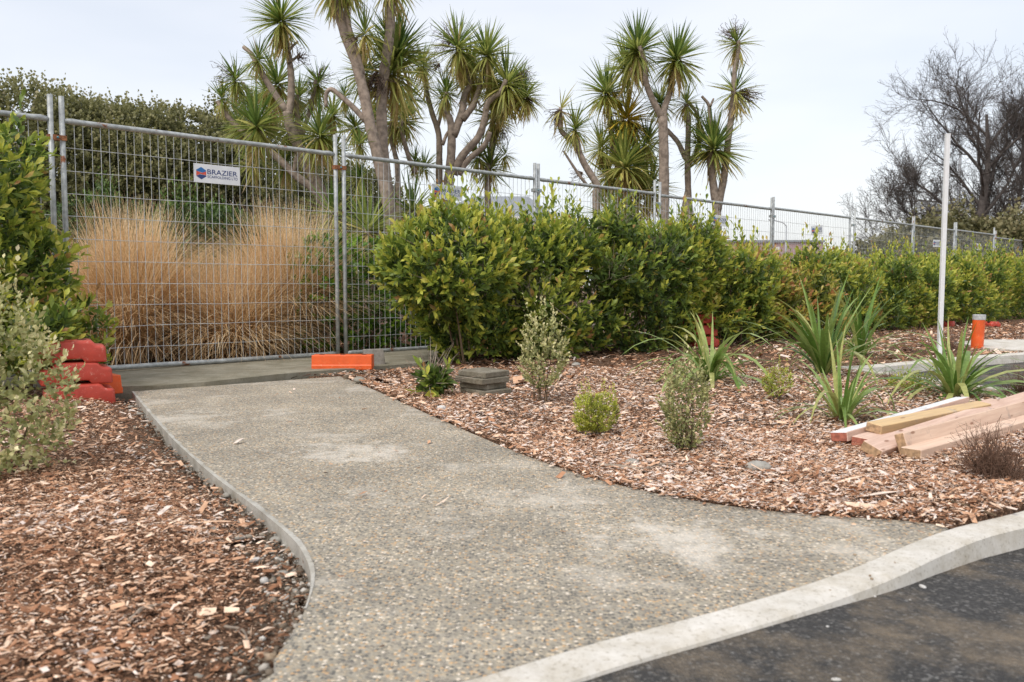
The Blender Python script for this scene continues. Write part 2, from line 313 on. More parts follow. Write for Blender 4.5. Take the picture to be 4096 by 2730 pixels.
# leaf templates: y runs along the blade, z is the upper side
def t_leaf(w=0.21, fold=0.06, curl=-0.08, wide=0.62):
    return (np.array([(0, 0, 0), (-w*0.75, wide*0.55, fold), (0, wide*0.55, 0.0), (w*0.75, wide*0.55, fold), (-w, wide, fold), (0, wide, 0.0), (w, wide, fold), (0, 1, curl)], float),
            np.array([(0, 2, 1), (0, 3, 2), (1, 2, 5), (1, 5, 4), (2, 3, 6), (2, 6, 5), (4, 5, 7), (5, 6, 7)]))
def t_mid(w=0.21, fold=0.06, curl=-0.08, wide=0.6): return (np.array([(0, 0, 0), (-w, wide, fold), (0, wide, 0.0), (w, wide, fold), (0, 1, curl)], float), np.array([(0, 2, 1), (0, 3, 2), (1, 2, 4), (2, 3, 4)]))
def t_small(w=0.3): return (np.array([(0, 0, 0), (-w, 0.5, 0.08), (w, 0.5, 0.08), (0, 1, -0.05)], float), np.array([(0, 2, 1), (1, 2, 3)]))
def t_strip(w, droop, segn=5, tip=0.04, fold=0.0, wide_at=0.35):
    V = []; F = []
    for i in range(segn+1):
        s = i/segn; ang = droop*s
        # arc of constant bend
        y = math.sin(ang)/droop if abs(droop) > 1e-3 else s; z = -(1-math.cos(ang))/droop if abs(droop) > 1e-3 else 0
        ww = w*(0.55+0.45*min(1, s/wide_at)) if s < wide_at else w*(1-(s-wide_at)/(1-wide_at))**0.8+w*tip
        V += [(-ww, y, z+fold*ww), (ww, y, z+fold*ww)]
    for i in range(segn): F += [(2*i, 2*i+1, 2*i+3), (2*i, 2*i+3, 2*i+2)]
    return np.array(V, float), np.array(F)
BINS = 8; TM = {}
def leaf_meshes(key, T, mat):
    if key not in TM: TM[key] = [raw_mesh(key, T[0], T[1], mat, np.full(len(T[0]), (b+0.5)/BINS)) for b in range(BINS)]
    return TM[key]
def leaf_objs(name, key, T, mat, P, X, Y, Z, S, rnd, parent):
    ms = leaf_meshes(key, T, mat); o0 = org(parent); S = np.asarray(S, float)
    if S.ndim == 1: S = np.stack([S, S, S], 1)
    for i in range(len(P)):
        o = bpy.data.objects.new(name, ms[int(min(BINS-1, max(0, rnd[i]*BINS)))]); x, y, z, p = X[i]*S[i, 0], Y[i]*S[i, 1], Z[i]*S[i, 2], P[i]-o0
        o.parent = parent; o.matrix_basis = Matrix(((x[0], y[0], z[0], p[0]), (x[1], y[1], z[1], p[1]), (x[2], y[2], z[2], p[2]), (0, 0, 0, 1))); col.objects.link(o)
def foliage(parent, key, T, mat, P, X, Y, Z, S, rnd, ind=0, name='foliage'):
    """the leaves that show largest as leaves of their own, the rest as one mass"""
    rnd = np.clip(rnd, 0, 0.999); S = np.asarray(S, float)
    if ind:
        d = np.linalg.norm(P-CAMP, axis=1)/(S if S.ndim == 1 else S[:, 1]); k = np.argsort(d)[:ind]; mask = np.zeros(len(P), bool); mask[k] = True
        leaf_objs('leaf', key, T, mat, P[mask], X[mask], Y[mask], Z[mask], S[mask], rnd[mask], parent); q = ~mask
        P, X, Y, Z, S, rnd = P[q], X[q], Y[q], Z[q], S[q], rnd[q]
    V, F, R = inst(T, P, X, Y, Z, S, rnd); o = obj(name, V, F, mat, parent, R); o['kind'] = 'stuff'; return o
def rand_dirs(n): return unit(RNG.normal(size=(n, 3)))
def lump(P, seed, f):
    r = np.random.default_rng(seed); out = 0
    for k in range(5): w = r.normal(size=3)*f; out = out+np.sin(P @ w+r.uniform(0, 6.28))
    return out/5
def hull_points(C, R, n, zmin):
    area = R[:, 0]*R[:, 1]+R[:, 1]*R[:, 2]+R[:, 0]*R[:, 2]; PP = []; NN = []; tot = 0
    while tot < n:
        k = RNG.choice(len(C), size=n*2, p=area/area.sum()); u = rand_dirs(n*2); p = C[k]+R[k]*u; nn = unit(u/R[k]); ok = p[:, 2] > zmin
        for j in range(len(C)): ok &= ~((((p-C[j])/(R[j]*0.93))**2).sum(1) < 1) | (k == j)
        PP.append(p[ok]); NN.append(nn[ok]); tot += ok.sum()
    return np.concatenate(PP)[:n], np.concatenate(NN)[:n]
def shrub(name, label, cat, base, blobs, mat, nshoot, slen, per, llen, T, key, inner, stems, ind=300, up=0.55, group=None, seed=1, amp=0.08, freq=6.0, tint=0.0, spikes=0, zmin=0.04, bare=None, stem_r=0.012, stem_mat='stem', twigs=0, open_a=1.0):
    root = thing(name, label, cat, base, group); C = np.array([b[0] for b in blobs], float); R = np.array([b[1] for b in blobs], float)
    p, n = hull_points(C, R, nshoot, zmin); p = p+n*(amp*lump(p, seed, freq))[:, None]
    if bare is not None:
        keep = RNG.random(len(p)) < bare(p); p, n = p[keep], n[keep]
    d = unit(n*0.6+np.array([0, 0, up])+RNG.normal(size=p.shape)*0.30); l = slen*RNG.uniform(0.6, 1.35, len(p))
    if spikes:
        top = np.argsort(-(p[:, 2]+RNG.normal(size=len(p))*0.08))[:spikes]; l[top] *= RNG.uniform(1.4, 2.6, len(top)); d[top] = unit(np.array([0, 0, 1.0])+RNG.normal(size=(len(top), 3))*0.14); p[top, 2] += 0.05
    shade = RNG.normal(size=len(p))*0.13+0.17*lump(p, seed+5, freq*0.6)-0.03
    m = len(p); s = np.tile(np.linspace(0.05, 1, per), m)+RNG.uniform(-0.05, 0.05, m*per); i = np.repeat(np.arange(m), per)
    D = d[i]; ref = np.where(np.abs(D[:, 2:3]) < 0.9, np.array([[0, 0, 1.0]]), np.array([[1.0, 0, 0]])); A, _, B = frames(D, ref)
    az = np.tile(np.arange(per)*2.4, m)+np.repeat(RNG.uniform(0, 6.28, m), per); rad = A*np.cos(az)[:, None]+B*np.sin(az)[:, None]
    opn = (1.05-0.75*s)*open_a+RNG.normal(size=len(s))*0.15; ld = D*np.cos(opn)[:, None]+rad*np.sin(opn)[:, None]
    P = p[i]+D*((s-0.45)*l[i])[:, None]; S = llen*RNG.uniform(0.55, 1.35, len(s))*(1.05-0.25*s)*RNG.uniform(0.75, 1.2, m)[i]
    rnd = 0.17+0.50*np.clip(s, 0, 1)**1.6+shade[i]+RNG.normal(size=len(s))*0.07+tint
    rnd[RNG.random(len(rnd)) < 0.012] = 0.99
    nl = unit(D+rad*-0.2+RNG.normal(size=D.shape)*0.25); X, Y, Z = frames(ld, nl)
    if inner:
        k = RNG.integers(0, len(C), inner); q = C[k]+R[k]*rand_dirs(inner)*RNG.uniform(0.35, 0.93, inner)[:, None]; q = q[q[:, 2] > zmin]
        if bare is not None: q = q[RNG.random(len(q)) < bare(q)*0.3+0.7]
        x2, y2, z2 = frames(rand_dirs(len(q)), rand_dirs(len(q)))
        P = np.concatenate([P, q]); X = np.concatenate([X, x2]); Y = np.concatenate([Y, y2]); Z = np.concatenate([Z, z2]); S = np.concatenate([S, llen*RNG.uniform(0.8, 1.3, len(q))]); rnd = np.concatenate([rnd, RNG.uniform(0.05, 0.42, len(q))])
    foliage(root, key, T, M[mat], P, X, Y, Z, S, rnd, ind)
    b = np.array(base, float)
    for q in range(stems):
        k = RNG.integers(0, len(C)); e = C[k]+R[k]*rand_dirs(1)[0]*0.75; e[2] = max(e[2], b[2]+0.25*(C[k][2]-b[2])+0.05)
        e[:2] = C[k][:2]+(e[:2]-C[k][:2])*0.8; s0 = np.array([C[k][0], C[k][1], b[2]-0.02])*np.array([0.75, 0.75, 1])+np.array([b[0], b[1], 0])*np.array([0.25, 0.25, 0])+np.array([RNG.normal()*R[k][0]*0.18, RNG.normal()*R[k][1]*0.18, 0]); mid = (s0+e)/2+RNG.normal(size=3)*0.10*np.linalg.norm(e-s0)+np.array([0, 0, 0.1*np.linalg.norm(e-s0)])
        tt = np.linspace(0, 1, 7)[:, None]; pts = (1-tt)**2*s0+2*tt*(1-tt)*mid+tt**2*e; MB().tube(pts, np.linspace(stem_r, stem_r*0.3, 7), 6).build('stem', M[stem_mat], root, True)
    if twigs:
        k = RNG.integers(0, len(C), twigs); a = C[k]+R[k]*rand_dirs(twigs)*RNG.uniform(0.4, 0.98, twigs)[:, None]; a = a[a[:, 2] > zmin]
        e = a+unit(a-C[k][:len(a)]+np.array([0, 0, 0.4])+RNG.normal(size=a.shape)*0.35)*RNG.uniform(0.08, 0.3, len(a))[:, None]
        V, F = segs(a, e, np.full(len(a), 0.0035), np.full(len(a), 0.0012)); o = obj('twigs', V, F, M['pale_stem'], root); o['kind'] = 'stuff'
    return root
T_HEDGE = t_leaf(0.20, 0.05, -0.1); T_MID = t_mid(0.20); T_ROUND = t_leaf(0.36, 0.05, -0.05, 0.55); T_SMALL = t_small(0.32); T_BUSH = t_small(0.5); T_NARROW = t_small(0.2)
# ------------------------------------------------------------------ outlines of path, kerb, road
def crom(P, n=6):
    P = np.asarray(P, float); Q = np.vstack([2*P[0]-P[1], P, 2*P[-1]-P[-2]]); out = []
    for i in range(1, len(Q)-2):
        for k in range(n):
            t = k/n; out.append(0.5*((2*Q[i])+(-Q[i-1]+Q[i+1])*t+(2*Q[i-1]-5*Q[i]+4*Q[i+1]-Q[i+2])*t*t+(-Q[i-1]+3*Q[i]-3*Q[i+1]+Q[i+2])*t**3))
    out.append(Q[-2]); return np.array(out)
def gpl(L, z=0.0): return np.array([gp(u, v, z)[:2] for u, v in L])
left_edge = crom(np.vstack([gpl([(528, 1567), (600, 1655), (700, 1765), (850, 1900), (1000, 2012), (1100, 2092), (1180, 2165), (1228, 2240), (1247, 2320), (1228, 2420), (1172, 2530), (1100, 2635), (1035, 2730)]), [(-0.72, 1.28), (-1.0, 1.10)]]))
right_edge = crom(gpl([(1362, 1506), (1500, 1562), (1700, 1652), (2000, 1782), (2200, 1858), (2400, 1922), (2700, 1990), (3000, 2036), (3300, 2064), (3600, 2082), (3800, 2108)]))
kerb_back = gpl([(4096, 2046), (3819, 2115), (3626, 2186), (3461, 2258), (3296, 2319), (3075, 2390), (2800, 2467), (2400, 2572), (2000, 2692), (1830, 2737)])
kerb_back = crom(np.vstack([[(2.62, 3.36), (2.12, 3.05)], kerb_back, [(-0.55, 1.30), (-1.15, 1.0), (-2.2, 0.55)]]))   # right to left
def offset(L, w):
    d = np.gradient(L, axis=0); d /= np.linalg.norm(d, axis=1)[:, None]; return L+np.stack([-d[:, 1], d[:, 0]], 1)*w
kerb_front = offset(kerb_back, 0.10)
kb_near = kerb_back[(kerb_back[:, 0] < right_edge[-1][0]) & (kerb_back[:, 0] > -1.0)]
path_poly = np.vstack([left_edge[::-1], right_edge, kb_near])
def road_z(x): s = np.clip((np.asarray(x)-0.55)/1.0, 0, 1); return -0.012-0.052*s*s*(3-2*s)
road_poly = np.vstack([offset(kerb_back, 0.085), [(-2.2, -4), (6, -4), (6, 4.6), (3.2, 3.75)]])
bay_near = gpl([(3330, 1474), (3557, 1509), (3814, 1546), (4046, 1569)]); bay_near = crom(np.vstack([bay_near, [(4.4, 5.55), (6.5, 5.0)]]))
bay_far = gpl([(3335, 1472), (3459, 1470), (3739, 1444), (4096, 1417)]); bay_far = crom(np.vstack([bay_far, [(8.0, 10.2), (12, 12.4)]]))
bay_poly = np.vstack([bay_near[::-1], bay_far, [(14, 12), (12, 5)]])
def inside(poly, P):
    x, y = P[..., 0], P[..., 1]; r = np.zeros(x.shape, bool); n = len(poly)
    for i in range(n):
        (x0, y0), (x1, y1) = poly[i], poly[i-1]
        if y0 == y1: continue
        r ^= ((y0 > y) != (y1 > y)) & (x < (x1-x0)*(y-y0)/(y1-y0)+x0)
    return r
def dist_line(L, P, chunk=40000):
    out = np.empty(len(P))
    for s in range(0, len(P), chunk):
        q = P[s:s+chunk]; out[s:s+chunk] = np.sqrt((((q[:, None]-L[None])**2).sum(2)).min(1))
    return out
kerb_poly = np.vstack([kerb_back, kerb_front[::-1]])
slab_f = np.vstack([gp(300, 1572, 0.015)[:2], gp(461, 1557, 0.018)[:2], gp(645, 1548, 0.022)[:2], gp(829, 1535, 0.026)[:2], gp(1135, 1505, 0.032)[:2], gp(1257, 1492, 0.035)[:2], gp(1460, 1476, 0.04)[:2], gp(1700, 1458, 0.04)[:2]])
slab_b = np.array([fpt(t, -0.10)[:2] for t in (4.6, 3.5, 2.6, 1.8, 1.0, 0.4, -0.3, -0.8)])
slab_poly = np.vstack([slab_f, slab_b])
def ground_z(P):
    """height of the soil; lower along the path's left edge where the slab side shows"""
    P = np.asarray(P, float); x, y = P[:, 0], P[:, 1]; z = 0.012*np.sin(x*2.1+1)*np.sin(y*1.7)+0.008*np.sin(x*5.3)*np.cos(y*4.1+0.6)
    near = (x > -5) & (x < 9) & (y > 0) & (y < 13); q = P[near]; zz = z[near]
    dl = dist_line(left_edge, q); isleft = ~inside(path_poly, q)
    drop = np.clip(1-dl/0.42, 0, 1); zz = zz-0.052*drop*drop*(3-2*drop)*isleft
    dr = dist_line(right_edge, q); zz = np.where(dr < 0.3, zz*np.clip(dr/0.3, 0, 1)+0.003, zz)
    for poly, line in ((path_poly, None), (road_poly, None), (kerb_poly, None), (bay_poly, None), (slab_poly, None)):
        zz = np.where(inside(poly, q), -0.20, zz)
    z[near] = zz; return z
def gz(x, y): return float(ground_z(np.array([[x, y]]))[0])
xs = np.unique(np.round(np.concatenate([[-600, -200, -80, -40, -25, -16, -10, -7.5, -6], np.arange(-5, 7.001, 0.05), np.arange(7.2, 10, 0.2), [11, 13, 16, 20, 26, 35, 60, 120, 300, 600]]), 3))
ys = np.unique(np.round(np.concatenate([[-300, -100, -30, -10, -4, -2, -1, 0], np.arange(0.6, 12.001, 0.05), np.arange(12.3, 20, 0.4), [21, 24, 28, 35, 50, 80, 150, 300, 700, 1500]]), 3))
gx, gy = np.meshgrid(xs, ys); GP = np.stack([gx.ravel(), gy.ravel()], 1); GZ = ground_z(GP)
nx, ny = len(xs), len(ys); ii, jj = np.meshgrid(np.arange(nx-1), np.arange(ny-1)); a = (jj*nx+ii).ravel(); GF = np.stack([a, a+1, a+nx+1, a+nx], 1)
inroad = inside(np.vstack([kerb_front, [(-2.2, -300), (600, -300), (600, 4.6), (6, 4.6)]]), GP) ; GZ = np.where(inroad, -0.3, GZ)
ground = obj('ground', np.column_stack([GP, GZ]), GF, M['soil'], smooth=True); tag(ground, kind='structure')
# path slab
def sheet(name, poly, z, thick, mats, zf=None, kind='structure'):
    n = len(poly); zt = np.array([z if zf is None else float(zf(p)) for p in poly])
    V = np.vstack([np.column_stack([poly, zt]), np.column_stack([poly, zt-thick])]); F = [tuple(range(n))]+[(i, n+i, n+(i+1) % n, (i+1) % n) for i in range(n)]
    o = obj(name, V, F, mats, midx=[0]+[1]*n)
    if o.data.polygons[0].normal.z < 0:
        import bmesh; bm = bmesh.new(); bm.from_mesh(o.data); bmesh.ops.reverse_faces(bm, faces=bm.faces); bm.to_mesh(o.data); bm.free()
    return tag(o, kind=kind)
sheet('path', path_poly, 0.0, 0.14, [M['agg'], M['edge']])
le_ = crom(left_edge[:int(len(left_edge)*0.66)], 4); lip_in = le_.copy(); dl_ = np.gradient(le_, axis=0); dl_ /= np.linalg.norm(dl_, axis=1)[:, None]; lw_ = 0.007+0.010*(0.5+0.5*lump(np.column_stack([le_, np.zeros(len(le_))]), 4, 14.0))+0.004*RNG.random(len(le_)); lw_ *= np.clip((len(le_)-np.arange(len(le_)))/60, 0.15, 1)
lip_in += np.stack([-dl_[:, 1], dl_[:, 0]], 1)*lw_[:, None]; nl_ = len(le_)
lip_out = le_-np.stack([-dl_[:, 1], dl_[:, 0]], 1)*0.002
lo = obj('cement_lip', np.vstack([np.column_stack([lip_out, np.full(nl_, -0.02)]), np.column_stack([lip_out, np.full(nl_, 0.002)]), np.column_stack([lip_in, np.full(nl_, 0.0022)]), np.column_stack([lip_in, np.full(nl_, -0.02)])]), [(r_*nl_+i, r_*nl_+i+1, (r_+1)*nl_+i+1, (r_+1)*nl_+i) for r_ in range(3) for i in range(nl_-1)], M['edge'])
lo.parent = bpy.data.objects['path']
road_o = sheet('road', road_poly, 0, 0.1, [M['asphalt'], M['asphalt']], zf=lambda p: road_z(p[0]))
sheet('parking_bay', bay_poly, -0.07, 0.1, [M['asphalt'], M['asphalt']])
def kerb(name, back, w, zroad, flip=1, top=0.004, lip=0.012):
    f0 = offset(back, flip*(w-lip)); f1 = offset(back, flip*w); f2 = offset(back, flip*(w+0.012)); n = len(back); Z = np.zeros(n)
    zr = zroad(f2) if callable(zroad) else np.full(n, zroad); rows = []
    wob = 0.0015*np.sin(np.arange(n)*1.7)
    rows.append(np.column_stack([back, Z-0.2])); rows.append(np.column_stack([back, Z+top-0.002])); rows.append(np.column_stack([offset(back, flip*0.006), Z+top]))
    rows.append(np.column_stack([f0, Z+top-0.001+wob])); rows.append(np.column_stack([f1, np.minimum(Z+top-0.009, top)])); rows.append(np.column_stack([f2, zr-0.03]))
    rows.append(np.column_stack([f2, zr-0.12])); V = np.vstack(rows); k = len(rows)
    F = [(r*n+i, r*n+i+1, (r+1)*n+i+1, (r+1)*n+i) for r in range(k-1) for i in range(n-1)]
    F += [tuple(r*n for r in range(k)), tuple(r*n+n-1 for r in range(k-1, -1, -1))]
    return obj(name, V, F, M['kerb'])
def recalc(o):
    import bmesh; bm = bmesh.new(); bm.from_mesh(o.data); bmesh.ops.recalc_face_normals(bm, faces=bm.faces); bm.to_mesh(o.data); bm.free(); return o
tag(recalc(kerb('road_kerb', kerb_back, 0.097, lambda q: road_z(q[:, 0]))), kind='structure')
tag(recalc(kerb('bay_kerb', bay_far[3:], 0.13, -0.07, -1, 0.02)), kind='structure')
tag(recalc(kerb('bay_kerb', bay_near, 0.12, -0.07, 1, 0.02)), kind='structure')
slab = MB(); nf = len(slab_f); zf_ = np.array([0.026, 0.028, 0.030, 0.034, 0.040, 0.044, 0.046, 0.046]); slab_f = slab_f-FN[None]*0.05
sf, sb = slab_f, slab_b[::-1]
rows = []
for k in range(9):
    q = k/8; rows.append(np.column_stack([sf*(1-q)+sb*q, zf_+0.004*np.sin(np.arange(nf)*2+k)]))
jag = RNG.normal(size=(nf, 2))*0.006; rows[0][:, :2] += jag
bot = rows[0].copy(); bot[:, 2] = -0.15; bot[:, :2] += FN[None]*-0.01
V = np.vstack([bot]+rows); F = [(r*nf+i, r*nf+i+1, (r+1)*nf+i+1, (r+1)*nf+i) for r in range(9) for i in range(nf-1)]
tag(obj('concrete_footing_strip', V, F, M['slab']), kind='structure')
pad = gpl([(3815, 1377), (3930, 1366), (4096, 1366), (4300, 1372), (4300, 1405), (4096, 1411), (3960, 1403)]); sheet('concrete_pad', pad, 0.024, 0.1, [M['kerb'], M['kerb']])
# ------------------------------------------------------------------ bark mulch
def t_chip():
    return np.array([(-.5, -.5, 0), (.5, -.42, 0), (.42, .5, 0), (-.38, .44, 0), (-.12, .1, 1)], float), np.array([(0, 1, 4), (1, 2, 4), (2, 3, 4), (3, 0, 4)])
T_CHIP = t_chip(); T_FLAKE = (np.array([(-.5, -.5, 0), (.5, -.4, .2), (.42, .5, 0), (-.38, .44, .3)], float), np.array([(0, 1, 2), (0, 2, 3)]))
def mulch(name, n, region, size, T, seed, light=0.0, zoff=0.006, thin=1.0):
    r = np.random.default_rng(seed); x0, x1, y0, y1 = region; P = np.column_stack([r.uniform(x0, x1, n), r.uniform(y0, y1, n)])
    u = P[:, 0]/np.maximum(P[:, 1], 0.1)*FPX+2048; P = P[(u > -420) & (u < 4520)]
    bad = inside(path_poly, P) | inside(kerb_poly, P) | inside(road_poly, P) | inside(bay_poly, P) | inside(slab_poly, P) | inside(pad, P)
    dr = np.full(len(P), 9.0); nr = (P[:, 1] < 7.5) & (P[:, 0] > -1.7); dr[nr] = dist_line(right_edge, P[nr]); bad &= ~(inside(path_poly, P) & (dr < 0.035) & (r.random(len(P)) < 0.55))
    bad &= ~(inside(path_poly, P) & (r.random(len(P)) < 0.0025))
    P = P[~bad]; dl = dist_line(left_edge, P)
    keep = (dl > 0.20) | (r.random(len(P)) < 0.04+dl*2.4); P = P[keep]
    side = (P-FP0) @ FN; keep = (side > -0.1) | (r.random(len(P)) < 0.4); P = P[keep]; m = len(P); z = ground_z(P); z = np.where(z < -0.15, 0.0, z)
    ln = size*r.lognormal(0, 0.60, m); ln = np.clip(ln, size*0.3, size*4.0); wd = ln*r.uniform(0.10, 0.55, m)**1.15*thin; th = np.clip(wd*0.35, 0.0015, 0.006)
    az = r.normal(0.25, 0.9, m); tilt = r.normal(0, 0.24, m); d = np.column_stack([np.cos(az)*np.cos(tilt), np.sin(az)*np.cos(tilt), np.sin(tilt)])
    nn = unit(np.array([0, 0, 1.0])+r.normal(size=(m, 3))*0.30); X, Y, Z = frames(d, nn)
    P3 = np.column_stack([P, z+zoff+np.abs(r.normal(size=m))*0.010])
    tone = lump(P3, 3, 1.1)*0.16+lump(P3, 8, 4.0)*0.12
    rnd = np.clip(np.where(r.random(m) < 0.36, r.uniform(0.02, 0.34, m), r.uniform(0.3, 0.94, m))+tone+light, 0, 0.999)
    V, F, R = inst(T, P3, X, Y, Z, np.column_stack([wd, ln, th]), rnd); o = obj(name, V, F, M['chip'], ground, R); o['kind'] = 'stuff'; return o
mulch('wood_chips', 84000, (-3.6, -0.2, 1.3, 6.0), 0.0125, T_CHIP, 1, 0.06)
mulch('wood_chips', 60000, (-1.9, -0.2, 1.35, 3.4), 0.0085, T_CHIP, 6, 0.02)
mulch('wood_chips', 120000, (-1.6, 5.2, 2.4, 7.6), 0.0145, T_CHIP, 2, 0.25)
mulch('wood_chips', 70000, (0.0, 3.2, 2.4, 4.3), 0.0105, T_CHIP, 7, 0.22)
mulch('wood_chips', 85000, (-2.0, 14.0, 7.0, 17.0), 0.030, T_FLAKE, 4, 0.12)
mulch('wood_chips', 14000, (-6.0, 0.5, 6.0, 11.5), 0.045, T_FLAKE, 5, -0.12)
mulch('bark_shreds', 1500, (-3.0, -0.2, 1.35, 5.5), 0.034, T_CHIP, 16, 0.02, thin=0.4)
mulch('bark_shreds', 2600, (-1.2, 3.6, 2.4, 6.5), 0.038, T_CHIP, 17, 0.16, thin=0.4)
# ------------------------------------------------------------------ mesh fence
Z_BOT, Z_TOP = 0.062, 2.06
FD3 = np.array([FD[0], FD[1], 0]); FN3 = np.array([FN[0], FN[1], 0]); UP = np.array([0, 0, 1.0])
def wire_mesh(name, length, amp, seed):
    r = np.random.default_rng(seed); n = 7; P = np.column_stack([r.normal(size=n)*amp, r.normal(size=n)*amp*0.6, np.linspace(0, length, n)]); b = MB(); b.tube(P, 0.0026, 4, False)
    return raw_mesh(name, np.concatenate(b.V), b.F, M['wire'], b.R, True)
VW = [wire_mesh('vertical_wire', Z_TOP-Z_BOT, a, s) for s, a in enumerate((0.0008, 0.0012, 0.0025, 0.004))]
def fence_panel(t0, t1, label, zdrop=0.0, lean=0.0, bend=0.002):
    base = fpt((t0+t1)/2, 0, Z_BOT-0.06); root = thing('mesh_fence', label, 'fence panel', base, 'temporary mesh fence panels')
    def q(t, z): return fpt(t, (z-Z_BOT)*lean, z+zdrop)
    for t in (t0, t1): MB().tube([q(t, -0.03), q(t, 0.6), q(t, 1.4), q(t, Z_TOP+0.19)], 0.0205, 12).build('post', M['galv'], root, True)
    for z, nm in ((Z_TOP, 'top_rail'), (Z_BOT, 'bottom_rail')):
        w = [0.0, 0.045, 0.10, 0.3, 0.5, 0.7, 0.90, 0.955, 1.0]; a, b_ = t0+0.018, t1-0.018
        tt = [a, a+0.05, a+0.12, a+(b_-a)*0.3, (a+b_)/2, a+(b_-a)*0.7, b_-0.12, b_-0.05, b_]
        P = [q(x, z)+UP*0.006*math.sin(3.1*i) for i, x in enumerate(tt)]; MB().tube(P, [0.018, 0.025, 0.022, 0.022, 0.022, 0.022, 0.022, 0.025, 0.018], 12).build(nm, M['galv'], root, True)
    n = int(round((t1-t0-0.06)/0.0668))
    for i in range(1, n):
        t = t0+0.02+(t1-t0-0.04)*i/n; o = bpy.data.objects.new('vertical_wire', VW[RNG.choice(4, p=[0.45, 0.3, 0.2, 0.05])]); p = q(t, Z_BOT)-org(root)
        o.matrix_basis = Matrix.Translation(Vector(p)) @ Matrix.Rotation(RNG.uniform(0, 6.28), 4, 'Z'); link(o, root)
    for i in range(10):
        z = Z_BOT+0.165+0.18*i; tt = np.linspace(t0+0.02, t1-0.02, 9); P = [q(x, z+RNG.normal()*bend)+FN3*0.004 for x in tt]; MB().tube(P, 0.0025, 4, False).build('horizontal_wire', M['wire'], root, True)
    return root
def clamp(t, z, root, rusty):
    b = MB(); c = fpt(t, 0, z); b.box(c+FN3*0.026, FD3*0.062, FN3*0.003, UP*0.02); b.box(c-FN3*0.026, FD3*0.062, FN3*0.003, UP*0.02)
    for s in (-1, 1): b.box(c+FD3*0.064*s, FD3*0.003, FN3*0.028, UP*0.02)
    o = b.build('clamp', M['rust'] if rusty else M['galv'], root)
    k = MB(); k.tube([c+FN3*0.026, c+FN3*0.036, c+FN3*0.042], [0.010, 0.010, 0.005], 6).build('bolt', M['bolt'], o)
joints = [(228, 275), (1350, 1381), (2136, 2154), (2615, 2632), (3076, 3088), (3393, 3405), (3636, 3645), (3806, 3813), (3964, 3971)]
labels = ['galvanised mesh fence panel cut by the left edge, behind the leafy hedge end', 'large complete galvanised mesh fence panel in front of the golden tussocks at the path end',
 'rust spotted mesh fence panel behind the big hedge shrub beside the path', 'mesh fence panel in front of the leaning cabbage tree cluster', 'mesh fence panel carrying a sign beside the trunk with a dead leaf skirt',
 'mesh fence panel with a tilted sign in front of the far mauve building', 'mesh fence panel beside the left fringe of the bare tree', 'mesh fence panel crossed by the tall white post',
 'small far mesh fence panel just right of the white post', 'farthest mesh fence panel, at the right edge of the picture']
tj = [(ft(a), ft(b)) for a, b in joints]; ts = [-2.45]+[b for a, b in tj]; te = [a for a, b in tj]+[25.6]
panels = []
for i in range(10):
    panels.append(fence_panel(ts[i], te[i], labels[i], [0.0, 0, 0.0, 0, -0.02, 0, 0, 0, 0.01, -0.06][i], [0.006, 0.0, 0.004, -0.004, 0.004, -0.006, 0.01, 0, 0, 0][i], 0.0025))
for i, (a, b) in enumerate(tj): clamp((a+b)/2, Z_TOP-(0.14 if i != 1 else 0.13), panels[i+1], i < 2)
